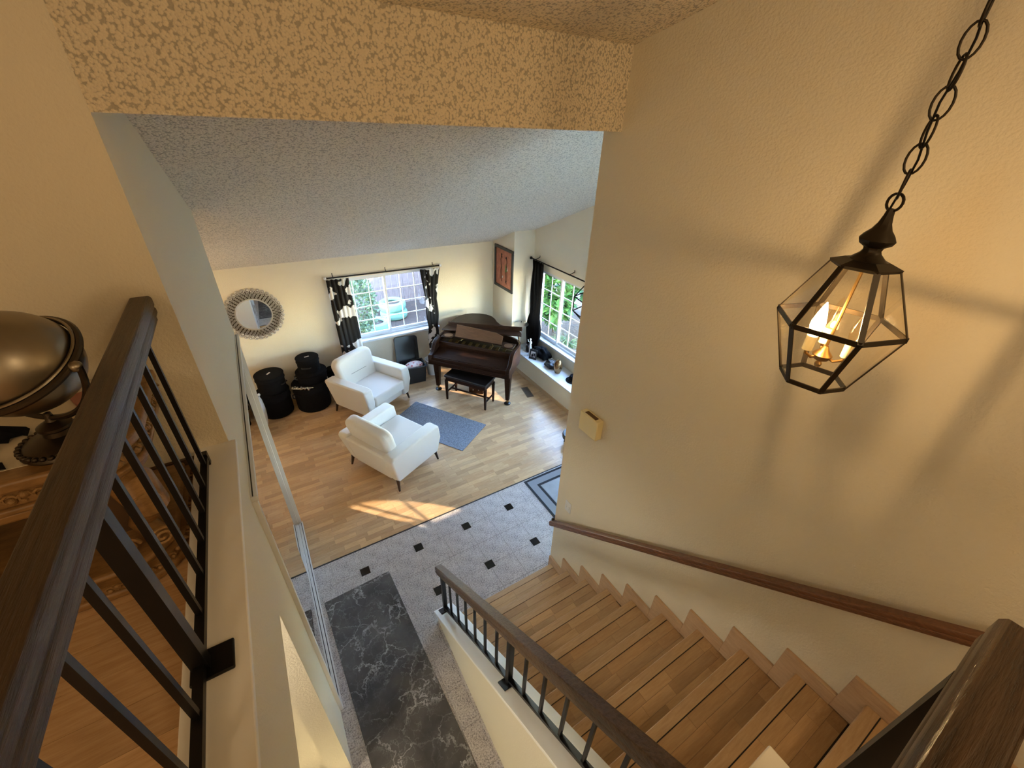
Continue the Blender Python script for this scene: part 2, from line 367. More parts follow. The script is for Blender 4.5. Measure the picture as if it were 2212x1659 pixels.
# --- walls
struct(box('wall_right_stair', XR, XR+.13, -3.1, YE, 0, 5.7, 'wall'), 'tall cream stairwell wall carrying the wooden handrail')
struct(box('wall_back_upper', -4.1, XW, YB, YB+.12, 2.47, 5.2, 'wall'), 'tan upstairs wall behind the globe')
wcl = struct(MB().prism([(YB+.12, 2.47), (4.13, 2.47), (4.13, zc(4.13)+.05), (YB+.12, 4.6)], -.44, XW, 'x').obj('wall_left', 'wall'), 'wall above the mirrored closet doors')
box('wall_jamb', -.44, XW, 4.108, 4.13, 0, 2.47, 'wall', wcl); box('wall_jamb', -.44, XW, 1.48, 1.93, 0, 2.47, 'wall', wcl)
box('wall_header', -.44, XW, 1.48, YB, 2.47, 2.68, 'wall', wcl); box('closet_back', -1.1, -1.05, 1.6, 4.1, 0, 2.6, 'wall', wcl)
struct(box('wall_left_header', -.44, XW, -3.0, 1.48, 2.10, 2.68, 'wall'), 'wall band under the plant ledge')
struct(box('wall_left_corridor', -1.8, -.44, 1.60, 1.66, 0, 2.42, 'wall')); struct(box('wall_left_corridor_end', -1.86, -1.8, -3.0, 1.66, 0, 2.42, 'wall'))
struct(box('wall_closet_back', -2.4, XW-.12, 4.01, 4.13, 0, 3.7, 'wall'))
struct(box('wall_left_living', -2.45, -2.35, 4.01, YF+.1, 0, 3.7, 'wall'))
struct(box('wall_left_upper', -4.1, -4.0, -3.1, YB+.1, 2.4, 5.8, 'wall')); struct(box('wall_front_upper', -4.1, XR+.1, -3.1, -3.0, 0, 5.8, 'wall'))
W1 = (.95, 2.66, .83, 1.95)      # window 1: x0,x1,z0,z1
W2 = (3.72, 6.08, .68, 1.97)     # window 2: y0,y1,z0,z1
MBw = MB(); MBw.box(-2.45, W1[0], YF, YF+.13, 0, 2.9).box(W1[1], XP+.05, YF, YF+.13, 0, 2.9).box(W1[0], W1[1], YF, YF+.13, 0, W1[2]).box(W1[0], W1[1], YF, YF+.13, W1[3], 2.9)
struct(MBw.obj('wall_back', 'wall'), 'cream far wall of the living room with the round mirror')
struct(box('wall_right_corner', XP, XB+.12, YBAY, YF+.13, 0, 3.0, 'wall'), 'cream wall corner block that the red painting hangs on')
MBw = MB(); MBw.box(XB, XB+.12, 3.2, W2[0], 0, 4.2).box(XB, XB+.12, W2[1], YBAY, 0, 4.2).box(XB, XB+.12, W2[0], W2[1], 0, W2[2]).box(XB, XB+.12, W2[0], W2[1], W2[3], 4.2)
struct(MBw.obj('wall_right', 'wall'), 'cream wall around the bay window')
struct(box('wall_right_bay_end', XP, XB, 3.2, 3.32, 0, 4.2, 'wall')); struct(box('wall_right_entry', XP, XP+.12, .7, 3.2, 0, 5.2, 'wall'))
# bay window seat
seat = struct(box('trim_1', XP, XB, 3.32, YBAY, 0, .405, 'wall'), 'cream panelled front of the window seat')
st = struct(box('trim_2', XP-.012, XB, 3.32, YBAY, .405, .43, 'white_plastic', bevel=.004), 'glossy white top of the window seat')
struct(box('baseboard_right', XP-.014, XP, 3.32, YBAY, 0, .07, 'nosing_wood'))
# front door wall with fanlight door
DX0, DX1, DY = 2.88, 3.84, .9
MBw = MB(); MBw.box(XR+.1, 2.12, DY-.12, DY, 0, 5.2).box(2.12, 2.70, DY-.12, DY, 0, .25).box(2.12, 2.70, DY-.12, DY, 2.02, 2.25).box(2.70, DX0, DY-.12, DY, 0, 2.25).box(DX1, XP+.05, DY-.12, DY, 0, 5.2).box(DX0, DX1, DY-.12, DY, 2.06, 2.25).box(2.12, DX1, DY-.12, DY, 3.15, 5.2)
m, t, b = new_mat('frosted'); t.nodes.remove(b); tl = N(t, 'ShaderNodeBsdfTranslucent'); tl.inputs[0].default_value = (.36, .42, .47, 1); t.links.new(tl.outputs[0], t.nodes['Material Output'].inputs[0])
wf = struct(box('fill_window', 2.12, DX1, DY-.10, DY-.04, 2.25, 2.29, 'vinyl'), 'unseen frosted panes added around the front door to brighten the entry')  # transom and sidelight added out of view, let soft daylight into the entry
box('pane', 2.12, DX1, DY-.075, DY-.07, 2.29, 3.15, 'frosted', wf); box('pane', 2.12, 2.70, DY-.075, DY-.07, .25, 2.02, 'frosted', wf)
for xm in (2.54, 2.96, 3.38): box('muntin', xm-.012, xm+.012, DY-.085, DY-.06, 2.29, 3.15, 'vinyl', wf)
struct(MBw.obj('wall_front', 'wall'))
door = struct(box('door_1', DX0+.005, DX1-.005, DY-.10, DY-.055, .01, 1.43, 'mahogany_desk'), 'front door with a half-round fan window')
R_ = .45; cxd = (DX0+DX1)/2; arc = [(cxd+R_*math.cos(PI*k/16), 1.43+R_*math.sin(PI*k/16)) for k in range(17)]
m_ = MB()
for k in range(16):
    a, b_ = arc[k], arc[k+1]
    def outp(p):
        dx = p[0]-cxd; dz = p[1]-1.43; s_ = min((.475/abs(dx)) if abs(dx) > 1e-6 else 99, (.61/dz) if dz > 1e-6 else 99); return (cxd+dx*s_, 1.43+dz*s_)
    m_.prism([a, outp(a), outp(b_), b_], DY-.10, DY-.055, 'y')
m_.obj('door_top', 'mahogany_desk', door)
for k in (4, 8, 12):
    a = PI*k/16; MB().bar((cxd, DY-.075, 1.43), (cxd+R_*math.cos(a), DY-.075, 1.43+R_*math.sin(a)), .022, .03, (0, 1, 0)).obj('muntin', 'white_plastic', door)
MB().prism(arc, DY-.08, DY-.076, 'y').obj('pane', 'pane_glass', door)
# ceilings
cl = struct(MB().add([(-2.45, YB+.1, zc(YB+.1)), (XB+.12, YB+.1, zc(YB+.1)), (XB+.12, YF+.13, zc(YF+.13)), (-2.45, YF+.13, zc(YF+.13)),
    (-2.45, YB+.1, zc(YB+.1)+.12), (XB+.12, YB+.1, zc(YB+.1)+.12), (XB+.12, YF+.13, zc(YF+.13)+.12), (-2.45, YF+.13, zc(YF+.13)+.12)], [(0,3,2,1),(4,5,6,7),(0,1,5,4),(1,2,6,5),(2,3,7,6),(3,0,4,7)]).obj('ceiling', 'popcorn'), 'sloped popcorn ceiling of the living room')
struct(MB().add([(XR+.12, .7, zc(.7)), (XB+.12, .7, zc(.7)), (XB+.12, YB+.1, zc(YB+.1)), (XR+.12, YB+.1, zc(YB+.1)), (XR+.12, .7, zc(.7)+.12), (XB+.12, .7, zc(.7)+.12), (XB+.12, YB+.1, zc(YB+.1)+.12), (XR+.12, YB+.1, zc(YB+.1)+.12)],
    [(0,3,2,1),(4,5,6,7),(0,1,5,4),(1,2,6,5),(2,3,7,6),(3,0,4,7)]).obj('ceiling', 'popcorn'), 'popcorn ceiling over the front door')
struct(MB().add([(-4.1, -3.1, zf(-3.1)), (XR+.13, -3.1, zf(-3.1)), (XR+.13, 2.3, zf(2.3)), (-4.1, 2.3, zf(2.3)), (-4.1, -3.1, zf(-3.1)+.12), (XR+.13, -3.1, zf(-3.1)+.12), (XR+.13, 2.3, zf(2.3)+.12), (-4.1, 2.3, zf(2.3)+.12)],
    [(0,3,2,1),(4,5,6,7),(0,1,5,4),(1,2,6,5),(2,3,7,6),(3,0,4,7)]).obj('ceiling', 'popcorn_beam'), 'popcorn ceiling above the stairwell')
struct(box('trim_3', XW, XR, YB, YB+.27, 4.10, 4.6, 'popcorn_beam'), 'popcorn textured dropped beam across the hall')
# plant ledge and curb
struct(box('trim_4', -.44, XW, -.01, YB, 2.68, 2.775, 'wall'), 'low curb under the left railing')
led = struct(box('trim_5', -.455, -.29, -.01, YB, 2.775, ZL, 'cap_white', bevel=.004), 'smooth cream ledge in front of the left railing')
struct(box('trim_6', XW, .785, -.17, -.012, 2.68, 2.775, 'wall'), 'low curb at the landing edge')
struct(box('trim_7', -.29, .805, -.19, -.005, 2.775, ZL, 'cap_white', bevel=.004), 'cream cap on the landing curb'); struct(box('trim_8', .64, .805, -1.3, -.19, 2.775, ZL, 'cap_white', bevel=.004)); struct(box('trim_9', .66, .785, -1.3, -.17, 2.42, 2.775, 'wall'))

# ================================================================== STAIRS
Y1, Z1, RUN, RISE = 2.084, .161, .2487, .1935
sx0, sx1 = .785, XR
stair = thing('staircase', 'straight laminate staircase rising from the granite hall', 'stairs', (0, 0, 0)); stair['kind'] = 'structure'
prof = [(Y1-.03, -.01)]
for n in range(14):
    yn = Y1-RUN*n-.03; zn = Z1+RISE*n-.02; prof += [(yn, zn), (yn-RUN, zn)]
prof += [(prof[-1][0], prof[-1][1]-.3), (Y1-RUN, -.01)]
MB().prism(prof, sx0, sx1-.001, 'x').obj('stair_body', 'skirt_wood', stair)
noz = MB(); pr = [(0, -.028), (0, -.006), (-.004, 0), (-.055, 0), (-.055, -.02), (-.03, -.028)]
noz.prism(pr, sx0+.002, sx1-.021, 'x'); nozm = noz.mesh('nosing', 'nosing_wood')
risem = MB().box(sx0+.002, sx1-.021, -.03, -.018, -RISE, -.028).mesh('riser', 'stair_wood', tone=(.9, .88, .86))
pls = {}
for L in (.22, .30, .38):
    for ti, tnv in enumerate(TONES): pls[L, ti] = MB().box(0, L-.0008, 0, .0635, -.004, 0).mesh('plank', 'stair_wood', tone=tnv)
for n in range(14):
    yn = Y1-RUN*n; zn = Z1+RISE*n
    link_mesh('nosing', nozm, stair, (0, yn, zn+.001)); link_mesh('riser', risem, stair, (0, yn, zn))
    tr = box('tread', sx0+.002, sx1-.021, yn-RUN-.03, yn-.056, zn-.02, zn-.004, 'groove', stair)
    if n > 11: continue
    for r in range(3):
        x = sx0+.003-random.random()*.15
        while x < sx1-.03:
            L = random.choice((.22, .30, .38)); x0 = max(x, sx0+.003); x1 = min(x+L, sx1-.022)
            if x1-x0 > .02:
                p = link_mesh('plank', pls[L, random.randrange(6)], tr, (x0, yn-.0595-.0645*(r+1), zn)); p.scale.x = (x1-x0)/L
            x += L
# stepped skirt along the wall
for n in range(12):
    yn = Y1-RUN*n; zn = Z1+RISE*n; za = zn-RISE if n else 0
    top = zn+.088; y_f = min(yn+.085, YE-.004); y_b = yn-RUN+.085
    MB().prism([(y_f, za+(.088 if n else 0)), (y_f, top), (y_b, top), (y_b, zn-.01), (yn-.028, zn-.01), (yn-.028, za-.0 if n else 0), (yn, za if n else 0), (y_f, za if n else 0)][:], sx1-.02, sx1-.0005, 'x').obj('skirt_board', 'skirt_wood', stair, bevel=.002, seg=1)
# half wall and sloped cap
SL = RISE/RUN
def capz(y): return .17+SL*(2.22-y)
struct(MB().prism([(2.19, 0), (2.19, capz(2.19)-.03), (-.01, capz(-.01)-.03), (-1.3, capz(-.01)-.03), (-1.3, 0)], .645, .785, 'x').obj('wall_stair', 'wall'), 'cream half wall beside the stairs')
struct(MB().prism([(2.22, capz(2.22)-.03), (2.22, capz(2.22)), (-.01, capz(-.01)), (-.01, capz(-.01)-.03)], .62, .805, 'x').obj('trim_10', 'cap_white', bevel=.004), 'white sloped cap on the stair half wall')
struct(box('baseboard_stair', .633, .645, -.2, 2.19, 0, .035, 'granite'))

# ------------------------------------------------------------------ railings
def rail_profile(wd, h):
    w2 = wd/2
    return [(-w2*.72, 0), (w2*.72, 0), (w2*.72, h*.22), (w2*.98, h*.30), (w2*.98, h*.48), (w2*.86, h*.55), (w2, h*.64), (w2, h*.9), (w2*.8, h), (-w2*.8, h), (-w2, h*.9), (-w2, h*.64), (-w2*.86, h*.55), (-w2*.98, h*.48), (-w2*.98, h*.30), (-w2*.72, h*.22)]
def rail_along(p0, p1, wd, h, m, parent, name='handrail'):
    p0 = Vector(p0); p1 = Vector(p1); d = (p1-p0); hx = Vector((d.x, d.y, 0)).normalized(); side = Vector((hx.y, -hx.x, 0)); pr = rail_profile(wd, h); n = len(pr)
    vs = [p+side*a+Vector((0, 0, b_)) for p in (p0, p1) for a, b_ in pr]
    fs = [tuple(range(n))[::-1], tuple(range(n, 2*n))]+[(i, (i+1) % n, (i+1) % n+n, i+n) for i in range(n)]
    return MB().add(vs, fs).obj(name, m, parent, bevel=.003, seg=2)
# stair guard
g = thing('stair_railing', 'sloping stair railing with brown handrail and black balusters on white cap', 'railing')
RX = .712
rail_along((RX, 2.235, capz(2.235)+.515), (RX, -.02, capz(-.02)+.515), .066, .118, 'oak_rail_stair', g)
MB().bar((RX, 2.16, capz(2.16)+.047), (RX, -.01, capz(-.01)+.047), .03, .022).obj('bottom_rail', 'iron', g)
posts = [2.146, 1.033, -.05]
for yp in posts[:2]:
    MB().bar((RX, yp, capz(yp)+.0), (RX, yp, capz(yp)+.53), .034).obj('post', 'iron', g)
    MB().prism([(yp-.045, capz(yp-.045)), (yp+.045, capz(yp+.045)), (yp+.045, capz(yp+.045)+.012), (yp-.045, capz(yp-.045)+.012)], RX-.055, RX+.03, 'x').obj('foot_plate', 'iron', g, bevel=.002)
for k in range(14):
    if k in (0, 7): continue
    yb = 2.146-.159*k
    MB().bar((RX, yb, capz(yb)+.04), (RX, yb, capz(yb)+.53), .016).obj('baluster', 'iron', g)
# left guard
g = thing('ledge_railing', 'black iron railing with dark oak handrail standing on the cream ledge', 'railing')
LX = -.402
rail_along((LX, YB-.004, 3.425), (LX, -.06, 3.425), .068, .098, 'oak_rail', g)
box('bottom_rail', LX-.0125, LX+.0125, -.06, YB-.13, 2.822, 2.845, 'iron', g)
MB().box(LX-.014, LX+.014, YB-.15, YB-.12, 2.80, 2.86).obj('end_post', 'iron', g, bevel=.002)
lp = .905
box('post', LX-.019, LX+.019, lp-.019, lp+.019, 2.80, 3.43, 'iron', g)
MB().box(LX-.03, LX+.075, lp-.045, lp+.045, 2.80, 2.812).obj('foot_plate', 'iron', g, bevel=.004)
bm_ = MB().box(-.008, .008, -.008, .008, 2.84, 3.43).mesh('baluster', 'iron')
for k in range(-5, 8):
    if k == 0: continue
    yb = lp+.147*k
    if yb < YB-.1: link_mesh('baluster', bm_, g, (LX, yb, 0))
# landing guard corner
g = thing('landing_railing', 'dark oak corner railing with a black post at the landing edge', 'railing')
rail_along((-.36, -.122, 3.425), (.80, -.122, 3.425), .062, .098, 'oak_rail_x', g)
rail_along((.767, -.153, 3.425), (.767, -1.3, 3.425), .066, .098, 'oak_rail', g)
box('post', .70, .742, -.135, -.095, 2.80, 3.43, 'iron', g); box('bottom_rail', -.3, .70, -.133, -.111, 2.822, 2.845, 'iron', g); box('bottom_rail', .71, .735, -1.3, -.135, 2.822, 2.845, 'iron', g)
for k in range(1, 7): box('baluster', .72-.16*k-.008, .72-.16*k+.008, -.13, -.114, 2.84, 3.43, 'iron', g)
for k in range(1, 7): box('baluster', .714, .73, -.115-.16*k-.008, -.115-.16*k+.008, 2.84, 3.43, 'iron', g)
# wall handrail
h = thing('wall_handrail', 'long brown wooden handrail fixed to the tall stairwell wall', 'handrail')
zr = lambda y: .84+SL*(2.06-y)
hx = XR-.062
rail_along((hx, 2.11, zr(2.11)-.03), (hx, -.30, zr(-.30)-.03), .05, .066, 'wall_rail', h)
for yb in (1.95, .82, -.2):
    MB().tube([(XR-.001, yb, zr(yb)-.06), (XR-.03, yb, zr(yb)-.065), (hx, yb, zr(yb)-.03)], .008, 8).obj('bracket', 'bronze', h, smooth=True)
    MB().lathe([(.028, 0), (.028, .006), (.014, .012)], seg=16, tf=Matrix.Translation((XR, yb, zr(yb)-.06)) @ Matrix.Rotation(-PI/2, 4, 'Y')).obj('rosette', 'bronze', h, smooth=True)
MB().ball((hx+.015, 2.10, zr(2.10)+.045), .017, 12, 8).obj('end_knob', 'bronze', h, smooth=True)

# ================================================================== PENDANT LANTERN
lx, ly = 1.25, .41
L_ = thing('pendant_lantern', 'hexagonal clear glass pendant lantern on a chain over the stairs', 'lamp', (lx, ly, 0))
A0 = rad(222.2)
def hexa(r, z): return [Vector((r*math.cos(A0+PI/3*k), r*math.sin(A0+PI/3*k), z)) for k in range(6)]
HT, HM, HB = hexa(.070, 3.845), hexa(.143, 3.698), hexa(.080, 3.532)
for k in range(6):
    j = (k+1) % 6
    for q, nm in (([HT[k], HM[k], HM[j], HT[j]], 'pane'), ([HM[k], HB[k], HB[j], HM[j]], 'pane')):
        MB().add(q, [(0, 1, 2, 3)]).obj(nm, 'lamp_glass', L_)
    for a, b_ in ((HT[k], HM[k]), (HM[k], HB[k]), (HM[k], HM[j]), (HB[k], HB[j])):
        MB().bar(a, b_, .003 if a.z == b_.z else .013, .013 if a.z == b_.z else .003, (0, 0, 1) if a.z == b_.z else (a.x+b_.x, a.y+b_.y, 0)).obj('came', 'bronze', L_)
MB().add(hexa(.072, 3.842)+hexa(.074, 3.849)+hexa(.045, 3.860), [(5,4,3,2,1,0), (12,13,14,15,16,17)]+[(i, (i+1) % 6, (i+1) % 6+6, i+6) for i in range(6)]+[(i+6, (i+1) % 6+6, (i+1) % 6+12, i+12) for i in range(6)]).obj('top_plate', 'bronze', L_)
MB().lathe([(.045, 3.856), (.036, 3.862), (.023, 3.874), (.019, 3.882), (.021, 3.889), (.034, 3.897), (.038, 3.906), (.032, 3.916), (.021, 3.928), (.014, 3.942), (.010, 3.958), (.008, 3.972), (.0, 3.974)], seg=8).obj('finial_cap', 'bronze', L_, smooth=True)
MB().tube([(.018*math.cos(2*PI*k/16)*math.cos(1.2), .018*math.cos(2*PI*k/16)*math.sin(1.2), 3.986+.018*math.sin(2*PI*k/16)) for k in range(16)], .003, 6, True).obj('loop', 'bronze', L_, smooth=True)
link = MB().tube([(.016*math.cos(2*PI*k/16), 0, .029*math.sin(2*PI*k/16)) for k in range(16)], .0026, 6, True).mesh('chain_link', 'bronze', True)
zz = 4.022; k = 0
while zz < zf(ly)-.04:
    link_mesh('chain_link', link, L_, (0, 0, zz), (0, 0, rad(30+90*(k % 2)+random.uniform(-25, 25)))); zz += .049; k += 1
MB().tube([(.004*math.sin(i*1.3), .004*math.cos(i*1.7), 3.97+i*.05) for i in range(20)], .0024, 6).obj('cord', 'iron', L_, smooth=True)
MB().lathe([(.06, 0), (.055, -.02), (.02, -.035), (0, -.036)], (0, 0, zf(ly)), 20).obj('ceiling_canopy', 'bronze', L_, smooth=True)
MB().tube([(0, 0, 3.86), (0, 0, 3.60)], .004, 8).obj('stem', 'brass', L_)
MB().lathe([(.0, 3.565), (.007, 3.57), (.009, 3.578), (.005, 3.585), (.018, 3.592), (.024, 3.605), (.012, 3.618), (.006, 3.63)], seg=16).obj('socket_hub', 'brass', L_, smooth=True)
emit('bulb_lit', (1, .66, .31), 2050)
m, t, b = new_mat('bulb_glow'); t.nodes.remove(b); tr = N(t, 'ShaderNodeBsdfTransparent'); em = N(t, 'ShaderNodeEmission'); em.inputs[0].default_value = (1, .66, .31, 1); em.inputs[1].default_value = 60; mx = N(t, 'ShaderNodeMixShader'); mx.inputs[0].default_value = .25
t.links.new(tr.outputs[0], mx.inputs[1]); t.links.new(em.outputs[0], mx.inputs[2]); t.links.new(mx.outputs[0], t.nodes['Material Output'].inputs[0])
thin_glass('bulb_clear', (1, .95, .85))
for k in range(3):
    a = rad(150+120*k); bx, by = .05*math.cos(a), .05*math.sin(a)
    MB().tube([(0, 0, 3.605), (bx*.6, by*.6, 3.597), (bx, by, 3.61), (bx, by, 3.63)], .004, 8).obj('arm', 'brass', L_, smooth=True)
    MB().lathe([(.012, 3.62), (.0125, 3.66), (.010, 3.662)], (bx, by, 0), 14).obj('candle_sleeve', 'ivory_plastic', L_, smooth=True)
    MB().lathe([(.008, 3.662), (.013, 3.672), (.0165, 3.688), (.016, 3.70), (.011, 3.722), (.005, 3.742), (.001, 3.752)], (bx, by, 0), 16).obj('bulb', 'bulb_glow' if k == 0 else 'bulb_clear', L_, smooth=True)
    if k == 0: MB().ball((bx, by, 3.706), .0075, 10, 8, (1, 1, 1.5)).obj('filament', 'bulb_lit', L_, smooth=True)

# ================================================================== MIRROR DOORS
c = thing('mirror_closet_door', 'pair of sliding mirrored closet doors in white metal frames', 'closet door', (XW, 0, 0))
for nm, y0, y1, xo in (('door_panel', 1.96, 3.06, -.004), ('door_panel', 2.99, 4.088, -.026)):
    p = box(nm, xo-.012, xo-.002, y0, y1, .025, 2.43, 'white_metal', c)
    box('mirror_glass', xo-.002, xo+.001, y0+(.025 if y0 < 2.5 else .001), y1-(.001 if y0 < 2.5 else .025), .05, 2.405, 'mirror', p)
    for (a, b_, z0, z1) in (((y0, y0+.028, .025, 2.43) if y0 < 2.5 else (y1-.028, y1, .025, 2.43)), (y0, y1, .025, .05), (y0, y1, 2.40, 2.43)):
        box('frame_bar', xo-.004, xo+.008, a, b_, z0, z1, 'white_metal', p, bevel=.002)
box('bottom_track', -.05, .026, 1.93, 4.106, 0, .018, 'white_metal', c); box('track_groove', -.022, -.016, 1.95, 4.088, .018, .0185, 'groove', c); box('track_groove', .008, .014, 1.95, 4.088, .018, .0185, 'groove', c)
box('top_track', -.05, .030, 1.925, 4.108, 2.435, 2.468, 'white_metal', c); box('jamb_bar', -.05, .024, 1.92, 1.96, .018, 2.435, 'white_metal', c); box('jamb_bar', -.05, .016, 4.092, 4.106, .018, 2.435, 'white_metal', c)
box('header_lip', .008, .014, 1.93, 4.106, 2.468, 2.4685, 'groove', c)

# ================================================================== WINDOWS
def window(name, axis, a0, a1, z0, z1, base, inner, panels, rows, label):
    # axis 'x': runs along x at y=base; axis 'y': runs along y at x=base
    def B(nm, p0, p1, q0, q1, d0, d1, m, par, bevel=0):
        if axis == 'x': return box(nm, p0, p1, base+d0, base+d1, q0, q1, m, par, bevel=bevel)
        return box(nm, base+d0, base+d1, p0, p1, q0, q1, m, par, bevel=bevel)
    wv = struct(B(name, a0, a1, z0-.0, z0+.035, .05, .12, 'vinyl', None), label)
    B('frame_bar', a0, a1, z1-.035, z1, .05, .12, 'vinyl', wv); B('frame_bar', a0, a0+.035, z0+.035, z1-.035, .05, .12, 'vinyl', wv); B('frame_bar', a1-.035, a1, z0+.035, z1-.035, .05, .12, 'vinyl', wv)
    for (p0, p1, cols, d) in panels:
        sz0, sz1 = z0+.03, z1-.03
        sash = B('sash', p0, p1, sz0, sz0+.05, d, d+.03, 'vinyl', wv)
        B('sash_bar', p0, p1, sz1-.04, sz1, d, d+.03, 'vinyl', sash); B('sash_bar', p0, p0+.035, sz0+.05, sz1-.04, d, d+.03, 'vinyl', sash); B('sash_bar', p1-.035, p1, sz0+.05, sz1-.04, d, d+.03, 'vinyl', sash)
        g0, g1, h0, h1 = p0+.035, p1-.035, sz0+.05, sz1-.04
        B('pane', g0, g1, h0, h1, d+.013, d+.016, 'pane_glass', sash)
        for i in range(1, cols): q = g0+(g1-g0)*i/cols; B('muntin', q-.007, q+.007, h0, h1, d+.008, d+.022, 'vinyl', sash)
        for i in range(1, rows): q = h0+(h1-h0)*i/rows; B('muntin', g0, g1, q-.007, q+.007, d+.007, d+.021, 'vinyl', sash)
    return wv, B
wv, B = window('window_1', 'x', W1[0], W1[1], W1[2], W1[3], YF, -1, [(.98, 1.825, 3, .055), (1.785, 2.63, 3, .085)], 4, 'white gridded window looking out on the fence and painted tyres')
B('window_sill', W1[0]-.05, W1[1]+.05, W1[2]-.03, W1[2]+.004, -.07, .055, 'vinyl', wv, bevel=.004)
MB().box(1.79, 1.81, YF+.045, YF+.056, 1.44, 1.50).obj('latch', 'vinyl', wv)
wv, B = window('window_2', 'y', W2[0], W2[1], W2[2], W2[3], XB, -1, [(5.44, 6.05, 2, .055), (4.36, 5.48, 4, .085), (3.75, 4.40, 2, .055)], 4, 'white gridded bay window above the window seat')
B('window_sill', W2[0]-.05, W2[1]+.03, W2[2]-.03, W2[2]+.004, -.05, .055, 'vinyl', wv, bevel=.004)

# ------------------------------------------------------------------ curtains
def curtain(name, label, cat, m, fx, zt, zb, folds, amp, width_fn, base_pt, dirv, nrm, grp=None, slump=0):
    nu, nv = folds*8, 40; vs = []
    for j in range(nv+1):
        t_ = j/nv; z = zt+(zb-zt)*t_; wdt, off = width_fn(t_)
        for i in range(nu+1):
            s_ = i/nu; ph = s_*folds*2*PI; a = amp*(.6+.5*math.sin(3.1*s_+5*t_))
            d = off+(s_-.5)*wdt; nn = a*math.sin(ph+.7*math.sin(4*t_))+.010*math.sin(9*t_+7*s_)
            p = Vector(base_pt)+Vector(dirv)*d+Vector(nrm)*nn; vs.append((p.x, p.y, z))
    fs = [(j*(nu+1)+i, j*(nu+1)+i+1, (j+1)*(nu+1)+i+1, (j+1)*(nu+1)+i) for j in range(nv) for i in range(nu)]
    o = MB().add(vs, fs).obj(name, m, smooth=True, angle=rad(170)); md = o.modifiers.new('thick', 'SOLIDIFY'); md.thickness = .004
    return tag(o, label, cat, grp)
def wl(t_): return (.34+.03*t_, .01+.05*t_)
def wr(t_):
    if t_ < .33: k = t_/.33; return (.37-.17*k, .0-.01*k)
    if t_ < .62: k = (t_-.33)/.29; return (.20+.04*math.sin(PI*k), -.01)
    k = (t_-.62)/.38; return (.19+.03*math.sin(PI*k), -.01+.0*k)
curtain('curtain', 'black and white cow pattern curtain hanging behind the armchair', 'curtain', 'cow_cloth', 0, 1.985, .10, 5, .024, wl, (1.02, YF-.112, 0), (1, 0, 0), (0, 1, 0), 'cow pattern curtains')
curtain('curtain', 'black and white cow pattern curtain gathered narrow beside the piano', 'curtain', 'cow_cloth', 0, 1.965, .25, 4, .026, wr, (2.57, YF-.112, 0), (1, 0, 0), (0, 1, 0), 'cow pattern curtains')
def wb(t_):
    if t_ < .6: return (.33+.02*t_, .0)
    k = (t_-.6)/.4; return (.34+.15*math.sin(PI*min(1, k*1.05)), -.05*k)
curtain('curtain', 'plain black curtain bunched at the bay window', 'curtain', 'black_cloth', 0, 2.12, .44, 4, .032, wb, (XB-.10, 5.98, 0), (0, -1, 0), (1, 0, 0))
def rod(name, p0, p1, label, finm, brs, nrm):
    t_ = thing(name, label, 'curtain rod')
    MB().tube([p0, p1], .011, 10).obj('rod', 'iron', t_, smooth=True)
    d = (Vector(p1)-Vector(p0)).normalized()
    for p, s_ in ((Vector(p0), -1), (Vector(p1), 1)): MB().ball(p+d*s_*.03, .026, 14, 10).obj('finial', finm, t_, smooth=True); MB().tube([p, p+d*s_*.012], .016, 10).obj('finial_collar', 'iron', t_, smooth=True)
    for f_ in brs:
        p = Vector(p0).lerp(Vector(p1), f_); q = p+Vector(nrm)
        MB().tube([p-Vector((0, 0, .012)), p+Vector((0, 0, .0)), q+Vector((0, 0, .03)), q+Vector((0, 0, .06))], .006, 8).obj('bracket', 'iron', t_, smooth=True)
    return t_
rod('curtain_rod', (.89, YF-.055, 2.0), (2.76, YF-.055, 1.98), 'black curtain rod with clear ball ends over the far window', 'crystal', (.05, .5, .95), (0, .054, 0))
rod('curtain_rod', (XB-.10, 6.17, 2.135), (XB-.10, 3.6, 2.135), 'black curtain rod with dark ends over the bay window', 'iron', (.04, .42, .96), (.098, 0, 0))

# ================================================================== ROUND MIRROR
mr = thing('round_mirror', 'round mirror in a silver frame of many small rings on far wall', 'mirror', (-.215, YF, 1.585))
def disc(r, y0, y1, m, nm, par, seg=64, r_in=None):
    tf = Matrix.Rotation(PI/2, 4, 'X')
    if r_in is None: return MB().lathe([(r, 0), (r, y1)], seg=seg, tf=Matrix.Translation((0, -y0, 0)) @ tf).obj(nm, m, par, smooth=True)
    return MB().lathe([(r_in, 0), (r, 0), (r, y1), (r_in, y1), (r_in, 0)], seg=seg, tf=Matrix.Translation((0, -y0, 0)) @ tf).obj(nm, m, par, smooth=True)
disc(.365, .002, .010, 'dark_pewter', 'backing', mr); disc(.232, .012, .006, 'mirror', 'mirror_glass', mr); disc(.250, .012, .016, 'silver', 'inner_rim', mr, 64, .230)
def ringmesh(r, tb): 
    b_ = MB(); b_.tube([(r*math.cos(2*PI*k/14), 0, r*math.sin(2*PI*k/14)) for k in range(14)], tb, 6, True); b_.ball((r*.1, 0, r*.05), r*.6, 8, 6, (1, .6, 1)); return b_
rm = ringmesh(.0255, .0085).mesh('ring', 'silver', True)
for k in range(36):
    a = 2*PI*k/36; link_mesh('ring', rm, mr, (.374*math.cos(a), -.014, .374*math.sin(a)))
